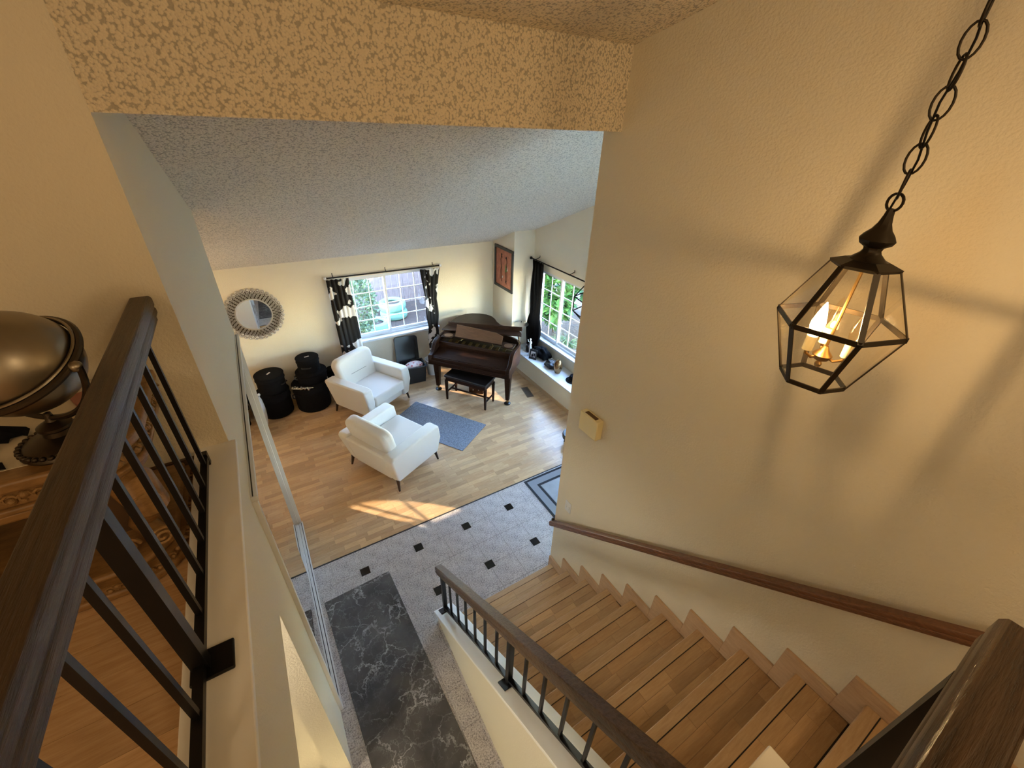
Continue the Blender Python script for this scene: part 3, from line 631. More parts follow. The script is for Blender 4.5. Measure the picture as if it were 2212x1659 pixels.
for rr, cnt, sz in ((.334, 44, .0155), (.300, 40, .0145), (.268, 36, .013)):
    b_ = MB()
    for k in range(cnt):
        a = 2*PI*(k+.5*(cnt % 3))/cnt; b_.tube([(rr*math.cos(a)+sz*math.cos(2*PI*q/10), -.018, rr*math.sin(a)+sz*math.sin(2*PI*q/10)) for q in range(10)], .005, 5, True)
        b_.ball((rr*math.cos(a), -.018, rr*math.sin(a)), sz*.45, 6, 4)
    o = b_.obj('bead_row', 'silver', mr, smooth=True); o['kind'] = 'stuff'

# ================================================================== ARMCHAIRS
def armchair(loc, rz, label):
    t_ = thing('armchair', label, 'armchair', loc, rz, 'white armchairs')
    # x forward, y left
    for s_ in (-1, 1):
        y0, y1 = sorted((s_*.335, s_*.505)); yb0, yb1 = sorted((s_*.335, s_*.470))
        pf = [(-.36, .13), (.40, .13), (.43, .40), (.40, .60), (.34, .625), (-.44, .605), (-.47, .56)]
        n = len(pf); vs = [(p[0], s_*.335, p[1]) for p in pf]+[(p[0], s_*(.505 if p[1] > .3 else .455), p[1]) for p in pf]
        MB().add(vs, [tuple(range(n)), tuple(range(n, 2*n))[::-1]]+[(i, (i+1) % n, (i+1) % n+n, i+n) for i in range(n)]).obj('armrest', 'fabric', t_, bevel=.024, seg=4)
    MB().box(-.34, .36, -.335, .335, .13, .29).obj('seat_base', 'fabric', t_, bevel=.02, seg=3)
    MB().box(-.28, .435, -.33, .33, .27, .445).obj('seat_cushion', 'fabric', t_, bevel=.03, seg=4)
    # back: rounded panel leaning back
    tf = Matrix.Translation((-.25, 0, .40)) @ Matrix.Rotation(rad(-14), 4, 'Y')
    oc = []; W_ = .375; H_ = .50; r = .12
    for cx_, cz_, a0 in ((W_-r, H_-r, 0), (-W_+r, H_-r, 90)):
        for k in range(7): a = rad(a0+15*k); oc.append((cx_+r*math.cos(a), cz_+r*math.sin(a)))
    oc = oc+[(-W_+.045, -.10), (W_-.045, -.10)]
    MB().prism(oc, -.085, .085, 'x', tf).obj('backrest', 'fabric', t_, bevel=.055, seg=5)
    MB().box(.084, .0885, -.16, .16, .19, .196, tf).obj('back_seam', 'seam', t_)
    # rear shell below the backrest
    MB().add([(-.37, -.34, .13), (-.37, .34, .13), (-.47, .36, .58), (-.47, -.36, .58), (-.24, -.34, .13), (-.24, .34, .13), (-.30, .36, .58), (-.30, -.36, .58)], [(0,1,2,3),(4,7,6,5),(0,4,5,1),(1,5,6,2),(2,6,7,3),(3,7,4,0)]).obj('back_shell', 'fabric', t_, bevel=.03, seg=3)
    for sx_, sy_2 in ((1, 1), (1, -1), (-1, 1), (-1, -1)):
        MB().tube([(sx_*.355, sy_2*.43, .165), (sx_*.378, sy_2*.462, 0)], [.025, .013], 10).obj('leg', 'leg_metal', t_, smooth=True)
    return t_
ctr2 = Vector((.884, 4.026))*.0+(Vector((1.571, 4.361))+Vector((.432, 4.854)))/2
armchair((ctr2.x, ctr2.y, 0), rad(26.5), 'white fabric armchair with its back to the granite hall')
ctr1 = (Vector((1.738, 6.089))+Vector((.521, 6.274)))/2
armchair((ctr1.x, ctr1.y, 0), rad(-59.6), 'white fabric armchair in front of the cow pattern curtain')

# ================================================================== PIANO
P_ = thing('grand_piano', 'dark mahogany baby grand piano with its music desk up', 'piano', (2.715, 5.60, 0), rad(-49.7))
out = [(-.73, .16), (-.73, .95), (-.70, 1.08), (-.62, 1.18), (-.5, 1.235), (-.35, 1.25), (-.2, 1.225), (-.07, 1.15), (.03, 1.04), (.11, .92), (.22, .80), (.36, .72), (.52, .66), (.65, .58), (.715, .48), (.73, .36), (.73, .16)]
MB().prism(out, .62, .83, 'z').obj('case_body', 'mahogany', P_, bevel=.008)
inn = [(x_*.955, .16+(y_-.16)*.955) for x_, y_ in out]; n = len(out); b_ = MB()
vs = [(x_, y_, .83) for x_, y_ in out]+[(x_, y_, .96) for x_, y_ in out]+[(x_, y_, .83) for x_, y_ in inn]+[(x_, y_, .96) for x_, y_ in inn]; fs = []
for i in range(n-1): fs += [(i, i+1, i+1+n, i+n), (i+2*n, i+3*n, i+1+3*n, i+1+2*n), (i+n, i+1+n, i+1+3*n, i+3*n)]
fs += [(0, n, 3*n, 2*n), (n-1, 3*n-1, 4*n-1, 2*n-1)]
b_.add(vs, fs).obj('case_rim', 'mahogany', P_)
MB().prism([(x_*.94, .17+(y_-.16)*.94) for x_, y_ in out], .86, .865, 'z').obj('soundboard', 'piano_plate', P_)
box('keybed', -.73, .73, -.17, .18, .60, .68, 'mahogany', P_, bevel=.006); box('key_slip', -.67, .67, -.155, -.13, .68, .735, 'mahogany', P_, bevel=.004)
MB().prism([(-.13, .72), (-.13, .742), (.10, .80), (.14, .82), (.14, .79)], -.668, .668, 'x').obj('fallboard', 'mahogany', P_, bevel=.003)
MB().prism([(.14, .68), (.12, .87), (.14, .905), (.18, .905), (.18, .68)], -.668, .668, 'x').obj('name_board', 'mahogany', P_, bevel=.003)
arm = [(-.17, .60), (-.17, .735), (-.15, .765), (-.10, .775), (-.06, .80), (-.03, .845), (.0, .90), (.05, .945), (.11, .962), (.2, .965), (.2, .60)]
for s_ in (-1, 1): a, b2 = sorted((s_*.668, s_*.735)); MB().prism(arm, a, b2, 'x').obj('key_arm', 'mahogany', P_, bevel=.006)
MB().box(-.735, .735, -.178, -.168, .60, .618).obj('front_moulding', 'mahogany', P_)
MB().add([(-.66, .19, .87), (.66, .19, .87), (.66, .30, .885), (-.66, .30, .885), (-.66, .19, .86), (.66, .19, .86), (.66, .30, .86), (-.66, .30, .86)], [(0,1,2,3),(7,6,5,4),(0,4,5,1),(1,5,6,2),(2,6,7,3),(3,7,4,0)]).obj('pin_block', 'piano_plate', P_)
for k in range(9): MB().bar((-.5+.125*k, .21, .89), (-.5+.125*k, .30, .90), .05, .012).obj('tuning_pins', 'brass', P_)
for s_ in (-1, 1):
    box('desk_shelf', *sorted((s_*.45, s_*.66)), .20, .40, .958, .972, 'mahogany', P_, bevel=.003)
    MB().lathe([(.075, 0), (.075, .004)], (s_*.555, .29, .972), 20).obj('shelf_disc', 'mahogany_desk', P_)
    MB().bar((s_*.30, .24, .93), (s_*.25, .30, .975), .008).obj('desk_hinge', 'brass', P_)
MB().box(-.45, .45, .27, .40, .955, .970).obj('desk_slide', 'mahogany', P_)
MB().add([(-.43, .285, .965), (.43, .285, .965), (.43, .36, 1.085), (.30, .375, 1.125), (-.43, .385, 1.155), (-.43, .297, .965), (.43, .297, .965), (.43, .372, 1.085), (.30, .387, 1.125), (-.43, .397, 1.155)],
    [(4,3,2,1,0),(5,6,7,8,9),(0,1,6,5),(1,2,7,6),(2,3,8,7),(3,4,9,8),(4,0,5,9)]).obj('music_desk', 'mahogany_desk', P_)
# lid, hinged on the bass side and propped a little
lidtf = Matrix.Translation((-.745, 0, .985)) @ Matrix.Rotation(rad(-5.2), 4, 'Y') @ Matrix.Translation((.745, 0, 0))
lo = [(x_*1.02, y_*1.015 if y_ > .4 else y_) for x_, y_ in out]; lo = [(-.75, .40)]+[p for p in lo if p[1] > .4]+[(.75, .40)]
MB().prism(lo, 0, .02, 'z', lidtf).obj('lid', 'mahogany', P_, bevel=.004)
MB().prism([(.585, .020), (.600, .085), (.622, .085), (.64, .020)], -.70, .70, 'x', lidtf).obj('lid_flap', 'mahogany', P_, bevel=.003)
MB().bar((.69, .50, .95), (.66, .47, 1.10), .014).obj('lid_prop', 'mahogany', P_)
MB().bar((.70, .43, .95), (.70, .43, 1.11), .008).obj('lid_prop', 'brass', P_)
for u_, v_ in ((-.662, .0), (.662, .0), (-.33, .98)):
    lg = MB(); s0, s1 = .055, .030
    lg.add([(u_-s0, v_-s0, .61), (u_+s0, v_-s0, .61), (u_+s0, v_+s0, .61), (u_-s0, v_+s0, .61), (u_-s1, v_-s1, .085), (u_+s1, v_-s1, .085), (u_+s1, v_+s1, .085), (u_-s1, v_+s1, .085)], [(0,1,2,3),(7,6,5,4),(0,4,5,1),(1,5,6,2),(2,6,7,3),(3,7,4,0)])
    leg = lg.obj('leg', 'mahogany', P_, bevel=.004)
    MB().lathe([(.015, .085), (.018, .06), (.015, .03)], (u_, v_, 0), 12).obj('caster', 'brass', leg, smooth=True)
    MB().lathe([(.055, 0), (.058, .012), (.045, .026), (.02, .03)], (u_, v_, 0), 20).obj('caster_cup', 'caster', leg, smooth=True)
MB().box(-.09, .09, .42, .50, .10, .30).obj('pedal_lyre', 'mahogany', P_); MB().bar((-.06, .46, .28), (-.06, .46, .63), .025).obj('lyre_post', 'mahogany', P_); MB().bar((.06, .46, .28), (.06, .46, .63), .025).obj('lyre_post', 'mahogany', P_)
for k in (-1, 0, 1): MB().bar((k*.045, .43, .13), (k*.045, .33, .115), .018, .008).obj('pedal', 'brass', P_)
# bench
bx = Vector((2.298, 5.735)); by_ = Vector((2.718, 5.12)); bc = (bx+by_)/2+Vector((.24, .157))*.5
b_ = thing('piano_bench', 'dark wooden piano bench with black leather seat', 'bench', (bc.x, bc.y, 0), rad(-55.7))
box('seat_cushion', -.40, .40, -.185, .185, .455, .50, 'black_leather', b_, bevel=.014, seg=3); box('apron', -.38, .38, -.165, .165, .385, .455, 'mahogany', b_, bevel=.003)
for sx_ in (-1, 1):
    for sy_2 in (-1, 1):
        MB().add([(sx_*.375-.022+0, sy_2*.15-.022, .40), (sx_*.375+.022, sy_2*.15-.022, .40), (sx_*.375+.022, sy_2*.15+.022, .40), (sx_*.375-.022, sy_2*.15+.022, .40), (sx_*.375-.013, sy_2*.15-.013, 0), (sx_*.375+.013, sy_2*.15-.013, 0), (sx_*.375+.013, sy_2*.15+.013, 0), (sx_*.375-.013, sy_2*.15+.013, 0)], [(0,1,2,3),(7,6,5,4),(0,4,5,1),(1,5,6,2),(2,6,7,3),(3,7,4,0)]).obj('leg', 'mahogany', b_)
    MB().bar((sx_*.375, -.15, .15), (sx_*.375, .15, .15), .022).obj('stretcher', 'mahogany', b_)
MB().bar((-.375, 0, .15), (.375, 0, .15), .022).obj('stretcher', 'mahogany', b_)
# small chest under piano
t_ = thing('wooden_chest', 'small dark wooden chest with a silver handle under the piano', 'chest', (2.86, 5.70, 0), rad(-40))
box('chest_body', -.13, .13, -.08, .08, 0, .16, 'mahogany', t_, bevel=.005); box('chest_lid', -.14, .14, -.09, .09, .16, .20, 'mahogany', t_, bevel=.008); MB().tube([(-.06, -.02, .20), (-.05, -.02, .215), (.05, -.02, .215), (.06, -.02, .20)], .004, 6).obj('handle', 'silver', t_)
for k in (-1, 1): box('drawer_pull', k*.05-.008, k*.05+.008, -.09, -.08, .07, .09, 'silver', t_)

# ================================================================== RUGS
def rug(name, cx_, cyy, L, W_, rz, m, label, th=.009):
    o = MB().box(-L/2, L/2, -W_/2, W_/2, 0, th).obj(name, m, bevel=.003); o.location = (cx_, cyy, .0005); o.rotation_euler = (0, 0, rz); return tag(o, label, 'rug')
c0 = (Vector((1.773, 5.905))+Vector((1.928, 4.335)))/2
rug('area_rug', c0.x, c0.y, 1.39, .725, rad(-57), 'blue_rug', 'blue grey woven rug lying between the armchairs and the piano')
rr_ = rug('runner_rug', .088+.045, 2.95-1.55, 3.1, .66, rad(-87.6), 'runner', 'dark grey runner rug with white marble veins on the tiles')
dm = thing('door_mat', 'blue grey entry rug with black border bands at front door', 'rug', (2.375, 2.12, .0005))
box('mat_field', 0, 1.45, 0, 1.24, 0, .006, 'rug_grey', dm); box('mat_centre', .17, 1.28, .17, 1.07, .006, .008, 'rug_field', dm)
for (i0, wd) in ((0, .03), (.13, .032)):
    for a in ((i0, 1.45-i0, i0, i0+wd), (i0, 1.45-i0, 1.24-i0-wd, 1.24-i0), (i0, i0+wd, i0+wd, 1.24-i0-wd), (1.45-i0-wd, 1.45-i0, i0+wd, 1.24-i0-wd)): box('border_band', a[0], a[1], a[2], a[3], .006, .0085, 'rug_black', dm)

# ================================================================== DRUM CASES
def drum(x, y, z, r, h, label, badge=False, strap=True):
    t_ = thing('drum_case', label, 'drum case', (x, y, z), random.uniform(0, 6), 'black drum cases')
    MB().lathe([(r*.93, 0), (r*.985, .012), (r, .03), (r, h*.72), (r*.99, h*.725)], seg=40).obj('case_body', 'black_cloth', t_, smooth=True)
    MB().lathe([(r*1.02, h*.72), (r*1.035, h*.74), (r*1.03, h*.965), (r*.99, h)], seg=40).obj('case_lid', 'black_cloth', t_, smooth=True)
    MB().tube([(r*1.03*math.cos(2*PI*k/40), r*1.03*math.sin(2*PI*k/40), h*.735) for k in range(40)], .006, 6, True).obj('zip', 'black_cloth', t_, smooth=True)
    MB().tube([(r*1.03*math.cos(2*PI*k/40), r*1.03*math.sin(2*PI*k/40), h*.975) for k in range(40)], .006, 6, True).obj('piping', 'black_cloth', t_, smooth=True)
    MB().tube([(r+.0, -.07, h*.5), (r+.03, -.05, h*.52), (r+.03, .05, h*.52), (r, .07, h*.5)], .009, 6).obj('handle', 'black_plastic', t_, smooth=True)
    if badge:
        o = MB().box(-.035, .035, -.012, .012, h, h+.003).obj('badge', 'badge', t_); o.rotation_euler = (0, 0, badge-t_.rotation_euler.z)
    return t_
drum(-.285, 6.70, 0, .235, .42, 'wide black drum case on the floor under the mirror')
drum(-.265, 6.70, .42, .20, .30, 'black drum case with small badge stacked under the mirror', rad(50))
drum(.265, 6.64, 0, .262, .46, 'largest black drum case on the floor beside the armchair')
drum(.33, 6.69, .46, .225, .17, 'flat black drum case in the middle of the taller stack')
drum(.32, 6.70, .632, .165, .24, 'small black drum case on top of the taller stack', rad(10))
drum(.66, 6.85, 0, .09, .50, 'slim tall black drum case tucked behind the white armchair')
# silver drum hardware on the big case
t_ = thing('drum_hardware', 'bundle of silver drum clamps and rods on black case', 'hardware', (.13, 6.43, .462), rad(-35))
for k in range(6): MB().tube([(-.16+.03*k, -.03+.012*k, .01), (.02+.03*k, -.02+.010*k, .014+.004*(k % 3))], .006, 6).obj('rod', 'silver', t_, smooth=True)
for k in range(5): MB().box(-.15+.065*k, -.125+.065*k, -.035+.01*(k % 2), .0+.01*(k % 2), .006, .034).obj('clamp', 'silver', t_, bevel=.003)
for k in range(3): MB().ball((-.12+.1*k, .02, .02), .013, 8, 6).obj('wing_nut', 'silver', t_, smooth=True)
# cushion with dotted edge leaning
t_ = thing('cushion', 'tan cushion with black and white dotted trim beside the drum cases', 'cushion', (-.505, 6.26, .27), rad(80))
o = MB().ball((0, 0, 0), .24, 24, 16, (1, .20, 1)).obj('cushion_body', 'fabric', t_, smooth=True)
for v in o.data.vertices:
    q = v.co; q.x = math.copysign(min(.235, abs(q.x)*1.28), q.x); q.z = math.copysign(min(.235, abs(q.z)*1.28), q.z)
pts = [(-.235, -.2), (-.235, .2), (-.2, .235), (.2, .235), (.235, .2), (.235, -.2), (.2, -.235), (-.2, -.235)]
b_ = MB(); b2 = MB(); per = []
for i in range(8):
    a, c_ = Vector(pts[i]), Vector(pts[(i+1) % 8]); nn = max(1, int((c_-a).length/.012))
    per += [a.lerp(c_, q/nn) for q in range(nn)]
for i, q in enumerate(per): (b_ if i % 2 else b2).ball((q.x, 0, q.y), .0085, 6, 4)
o = b_.obj('dark_trim', 'black_cloth', t_); o['kind'] = 'stuff'; o = b2.obj('white_trim', 'white_plastic', t_); o['kind'] = 'stuff'
for q in ((-.235, .235), (.235, .235)): MB().ball((q[0], 0, q[1]), .022, 10, 8).obj('tassel', 'white_plastic', t_, smooth=True)

# ================================================================== STORAGE BIN
t_ = thing('storage_bin', 'black plastic storage bin beside the piano', 'storage bin', (2.02, 6.62, 0), rad(-4))
MB().add([(-.17, -.13, 0), (.17, -.13, 0), (.17, .13, 0), (-.17, .13, 0), (-.20, -.155, .34), (.20, -.155, .34), (.20, .155, .34), (-.20, .155, .34), (-.185, -.14, .34), (.185, -.14, .34), (.185, .14, .34), (-.185, .14, .34), (-.16, -.12, .02), (.16, -.12, .02), (.16, .12, .02), (-.16, .12, .02)],
    [(0,3,2,1),(0,1,5,4),(1,2,6,5),(2,3,7,6),(3,0,4,7),(4,5,9,8),(5,6,10,9),(6,7,11,10),(7,4,8,11),(8,9,13,12),(9,10,14,13),(10,11,15,14),(11,8,12,15),(12,13,14,15)]).obj('bin_body', 'black_plastic', t_)
MB().tube([(-.205, -.16, .335), (.205, -.16, .335), (.205, .16, .335), (-.205, .16, .335)], .012, 6, True).obj('rim', 'black_plastic', t_)
t2 = thing('bin_lid', 'black plastic lid leaning upright behind the storage bin', 'lid', (1.98, 6.80, .20), 0)
tf = Matrix.Rotation(rad(-16), 4, 'X') @ Matrix.Rotation(rad(4), 4, 'Y')
def rrect(w2, h2, r, n=5):
    o_ = []
    for cx_, cz_, a0 in ((w2-r, h2-r, 0), (-w2+r, h2-r, 90), (-w2+r, -h2+r, 180), (w2-r, -h2+r, 270)):
        for k in range(n): a = rad(a0+90*k/(n-1)); o_.append((cx_+r*math.cos(a), cz_+r*math.sin(a)))
    return o_
MB().prism([(p[0], p[1]+.29) for p in rrect(.215, .29, .05)], 0, .015, 'y', tf).obj('lid_panel', 'black_plastic', t2, bevel=.004)
a_ = rrect(.215, .29, .05); c_ = rrect(.165, .235, .04); b_ = MB(); n = len(a_); vs = [(p[0], yy, p[1]+.29) for yy in (0, -.022) for q in (a_, c_) for p in q]
b_.add(vs, [(i, (i+1) % n, (i+1) % n+2*n, i+2*n) for i in range(n)]+[(i+n, i+3*n, (i+1) % n+3*n, (i+1) % n+n) for i in range(n)]+[(i+2*n, (i+1) % n+2*n, (i+1) % n+3*n, i+3*n) for i in range(n)], tf).obj('lid_rim', 'black_plastic', t2)
o = MB().ball((0, 0, 0), .17, 20, 12, (1.0, .72, .42)).obj('quilt', 'red_quilt', smooth=True); o.location = (2.03, 6.61, .31); tag(o, 'red and white patterned quilt folded in the storage bin', 'quilt')
# white bucket behind the piano leg, with a clear bag
t_ = thing('waste_basket', 'white plastic waste basket behind the piano leg', 'waste basket', (2.42, 6.70, 0))
MB().lathe([(.10, 0), (.105, .005), (.135, .30), (.14, .30), (.14, .31), (.13, .31), (.10, .02), (0, .02)], seg=24).obj('basket_body', 'white_plastic', t_, smooth=True)
MB().tube([(.13*math.cos(2*PI*k/20), .13*math.sin(2*PI*k/20), .33+.025*math.sin(k*2.1)) for k in range(20)], .012, 6, True).obj('bag_liner', 'pane_glass', t_, smooth=True)

# ================================================================== PAINTING
t_ = thing('framed_painting', 'red batik picture of slender figures in a black frame', 'painting', (XP, 6.575, 1.885))
for (y0, y1, z0, z1) in ((-.33, .33, .335, .385), (-.33, .33, -.385, -.335), (-.33, -.28, -.335, .335), (.28, .33, -.335, .335)): box('frame_bar', -.03, -.001, y0, y1, z0, z1, 'black_plastic', t_, bevel=.004)
cv = box('canvas', -.012, -.004, -.28, .28, -.335, .335, 'batik', t_)
def fig(pts, m, wd=.012): MB().tube([(-.0135, p[0], p[1]) for p in pts], wd, 6).obj('painted_figure', m, cv)
for s_ in (-1, 1):
    fig([(s_*.06, .19), (s_*.09, .22), (s_*.11, .15), (s_*.10, .05), (s_*.075, -.05), (s_*.07, -.25)], 'rug_black', .006); fig([(s_*.09, .05), (s_*.11, -.05), (s_*.12, -.22)], 'rug_black', .004)
MB().ball((-.0135, -.08, .21), .022, 8, 6, (.3, 1, 1)).obj('painted_figure', 'rug_black', cv); MB().ball((-.0135, .08, .24), .022, 8, 6, (.3, 1, 1)).obj('painted_figure', 'rug_black', cv)
MB().prism([(-.06, .10), (-.13, -.02), (-.05, -.06)], -.0145, -.012, 'x').obj('painted_robe', 'leaf_green', cv); MB().prism([(-.12, .06), (-.15, -.01), (-.11, -.02)], -.0148, -.012, 'x').obj('painted_robe', 'badge', cv)
fig([(.03, -.14), (.035, -.18)], 'white_plastic', .008); fig([(-.09, -.2), (-.10, -.27)], 'rug_black', .006)

# ================================================================== WINDOW SEAT OBJECTS
ZS = .43
t_ = thing('statuette', 'slender white figurine with raised arms on the window seat', 'statuette', (4.02, 5.76, ZS))
MB().lathe([(.035, 0), (.035, .012), (.022, .02), (.020, .08), (.026, .16), (.024, .20), (.014, .235), (.022, .27), (.018, .295), (.007, .305)], seg=16).obj('figure_body', 'white_plastic', t_, smooth=True)
MB().ball((0, 0, .33), .017, 12, 10, (1, 1, 1.25)).obj('figure_head', 'white_plastic', t_, smooth=True)
for s_ in (-1, 1): MB().tube([(0, s_*.018, .285), (-.01, s_*.05, .265), (-.015, s_*.065, .31)], [.008, .007, .005], 8).obj('figure_arm', 'white_plastic', t_, smooth=True)
t_ = thing('photo_frame', 'small black photo frame standing on the window seat', 'photo frame', (3.975, 5.60, ZS), rad(-60))
tf = Matrix.Rotation(rad(14), 4, 'X'); tf = Matrix.Rotation(rad(-14), 4, 'X')
MB().box(-.075, .075, -.008, .008, 0, .19, tf).obj('frame', 'black_plastic', t_, bevel=.003); MB().box(-.045, .045, -.0095, -.008, .045, .15, tf).obj('photo', 'badge', t_); MB().box(-.03, .005, -.0105, -.0095, .05, .10, tf).obj('photo_figure', 'black_cloth', t_); MB().box(.012, .04, -.0105, -.0095, .06, .12, tf).obj('photo_figure', 'black_cloth', t_)
MB().bar((0, .01, .12), (0, .09, .0), .03, .004).obj('easel_leg', 'black_plastic', t_)
def lump(name, label, cat, loc, sc, m, seed, rz=0):
    o = MB().ball((0, 0, 0), 1, 28, 16).obj(name, m, smooth=True, angle=rad(170)); rnd = random.Random(seed); ph = [rnd.uniform(0, 6) for _ in range(9)]
    for v in o.data.vertices:
        q = v.co.copy(); k = 1+.16*math.sin(4*q.x+ph[0])*math.sin(5*q.y+ph[1])+.10*math.sin(9*q.x+ph[2]+3*q.z)+.08*math.sin(11*q.y+ph[3]); v.co = Vector((q.x*k*sc[0], q.y*k*sc[1], max(-.55, q.z)*k*sc[2]))
    mz = min(v.co.z for v in o.data.vertices)
    for v in o.data.vertices: v.co.z -= mz
    o.location = loc; o.rotation_euler = (0, 0, rz); return tag(o, label, cat)
lump('draped_cloth', 'crumpled black cloth heaped below the black curtain', 'cloth', (4.17, 5.57, ZS), (.11, .20, .12), 'black_cloth', 3)
lump('soft_bag', 'flat black soft bag next to the metallic vase', 'bag', (4.12, 5.19, ZS), (.12, .13, .07), 'black_leather', 8, .3)
t_ = thing('vase', 'brown and bronze egg shaped vase on the window seat', 'vase', (4.09, 4.97, ZS))
MB().lathe([(.035, 0), (.045, .005), (.068, .06), (.078, .12), (.072, .18), (.052, .225), (.032, .245), (.026, .25), (.022, .245), (.02, .2)], seg=28).obj('vase_body', 'vase', t_, smooth=True)
t_ = thing('felt_hat', 'small black felt hat on the window seat', 'hat', (4.17, 4.62, ZS))
MB().lathe([(.13, .0), (.135, .006), (.085, .012), (.08, .06), (.065, .10), (.03, .112), (0, .11)], seg=28).obj('hat_body', 'black_cloth', t_, smooth=True); MB().lathe([(.083, .014), (.084, .035), (.082, .036)], seg=28).obj('hat_band', 'black_plastic', t_, smooth=True)
lump('dark_pot', 'dark round pot standing under the black curtain', 'pot', (4.08, 5.90, ZS), (.05, .05, .09), 'black_plastic', 5)
# cymbal-like clear dish on a stand, behind the piano
t_ = thing('cymbal_stand', 'round clear cymbal on a stand behind the piano', 'cymbal', (4.02, 6.10, ZS))
MB().lathe([(.006, .52), (.03, .535), (.06, .525), (.14, .505), (.142, .508), (.06, .53), (.03, .541), (.006, .53)], seg=32).obj('cymbal_plate', 'silver', t_, smooth=True)
MB().tube([(0, 0, 0), (0, 0, .57)], .006, 8).obj('stand_rod', 'silver', t_, smooth=True); MB().lathe([(.06, 0), (.06, .01), (.01, .02)], seg=20).obj('stand_base', 'silver', t_, smooth=True); MB().ball((0, 0, .56), .011, 8, 6).obj('wing_nut', 'iron', t_)
# floor vent
t_ = thing('floor_vent', 'brown metal floor register in front of window seat', 'vent', (3.655, 5.24, .001), rad(90-12))
box('vent_frame', -.17, .17, -.065, .065, 0, .004, 'vent', t_)
for k in range(14): box('slat', -.15+.022*k, -.141+.022*k, -.05, .05, .004, .006, 'groove', t_)
# wire lantern near front door
t_ = thing('wire_lantern', 'geometric black wire cage lantern hanging near the front door', 'lamp', (2.95, 3.12, 0))
def ring_(r, z, a0=.3): return [Vector((r*math.cos(a0+2*PI*k/6), r*math.sin(a0+2*PI*k/6), z)) for k in range(6)]
r0, r1, r2 = ring_(.20, 2.60), ring_(.20, 2.44), ring_(.05, 2.30); tp = Vector((0, 0, 2.87))
for k in range(6):
    j = (k+1) % 6
    for a, c_ in ((r0[k], r0[j]), (r1[k], r1[j]), (r0[k], r1[k]), (r0[k], tp), (r1[k], r2[k]), (r2[k], r2[j])): MB().tube([a, c_], .006, 6).obj('wire', 'iron', t_)
MB().tube([(0, 0, 2.87), (0, 0, zc(3.12))], .006, 8).obj('hanging_rod', 'iron', t_); MB().lathe([(.06, 0), (.055, -.02), (0, -.022)], (0, 0, zc(3.12)), 20).obj('ceiling_canopy', 'iron', t_)
MB().tube([(0, 0, 2.87), (0, 0, 2.62)], .012, 8).obj('socket', 'iron', t_); MB().ball((0, 0, 2.56), .045, 14, 10, (1, 1, 1.25)).obj('bulb', 'bulb_clear', t_, smooth=True)
# dark stool edge peeking out behind the stairwell wall
t_ = thing('round_footstool', 'dark round footstool half hidden behind the stairwell wall', 'footstool', (3.48, 3.69, 0))
MB().lathe([(.15, .10), (.17, .12), (.175, .16), (.16, .19), (0, .195)], seg=28).obj('cushion', 'black_leather', t_, smooth=True)
for k in range(4): a = rad(45+90*k); MB().tube([(.11*math.cos(a), .11*math.sin(a), .12), (.13*math.cos(a), .13*math.sin(a), 0)], [.016, .010], 8).obj('leg', 'mahogany', t_, smooth=True)

# ================================================================== WALL FITTINGS
t_ = thing('door_chime', 'cream plastic door chime box high on the stairwell wall', 'door chime', (XR, 1.825, 2.19))
box('chime_box', -.06, 0, -.10, .10, -.085, .085, 'ivory_plastic', t_, bevel=.006); box('grille', -.048, -.014, -.06, .06, .085, .0865, 'vent', t_)
t_ = thing('light_switch', 'white double light switch above the handrail end', 'light switch', (XR, 1.965, 1.135))
box('plate', -.006, 0, -.04, .04, -.062, .062, 'white_plastic', t_, bevel=.003)
for s_ in (-1, 1): box('toggle', -.012, -.006, s_*.018-.006, s_*.018+.006, -.015, .015, 'white_plastic', t_, bevel=.002)

# ================================================================== LEFT TABLE AND GLOBE
TZ = 3.24
t_ = thing('console_table', 'carved gilt wood table with polished top behind the left railing', 'table')
def tshape(x0, x1, y0, y1, r):
    o_ = []
    for cx_, cyy, a0 in ((x1-r, y0+r, -90),):
        for k in range(9): a = rad(a0+90*k/8); o_.append((cx_+r*math.cos(a), cyy+r*math.sin(a)))
    return [(x0, y0)]+o_+[(x1, y1), (x0, y1)]
MB().prism(tshape(-1.72, -.515, 1.455, 1.95, .15), TZ-.02, TZ+.002, 'z').obj('table_top', 'table_top', t_)
MB().prism(tshape(-1.77, -.455, 1.39, 1.96, .18), TZ-.04, TZ, 'z').obj('top_moulding', 'gilt_wood', t_, bevel=.010, seg=3)
MB().prism(tshape(-1.75, -.475, 1.41, 1.955, .17), TZ-.095, TZ-.04, 'z').obj('frieze', 'gilt_wood', t_)
MB().prism(tshape(-1.76, -.462, 1.395, 1.955, .175), TZ-.115, TZ-.092, 'z').obj('lower_moulding', 'gilt_wood', t_, bevel=.008, seg=3)
MB().prism(tshape(-1.74, -.480, 1.41, 1.955, .17), TZ-.15, TZ-.115, 'z').obj('apron', 'gilt_wood', t_, bevel=.01, seg=3)
def edge_path(x0, x1, y0, y1, r, step):
    p = []; x = x0
    while x < x1-r: p.append((x, y0)); x += step
    n_ = int(r*PI/2/step)
    for k in range(n_+1): a = rad(-90+90*k/n_); p.append((x1-r+r*math.cos(a), y0+r+r*math.sin(a)))
    y = y0+r+step
    while y < y1: p.append((x1, y)); y += step
    return p
def carving(name, sh, z, s_):
    b_ = MB()
    for i, (x, y) in enumerate(edge_path(*sh, s_*1.9)):
        b_.ball((x, y, z+s_*.45*(1 if i % 2 else -1)), s_*.75, 8, 5); b_.tube([(x+s_*.9*math.cos(q*.9), y, z+s_*.9*math.sin(q*.9)) for q in range(6)], s_*.28, 5)
    o_ = b_.obj(name, 'gilt_carving', t_, smooth=True); o_['kind'] = 'stuff'
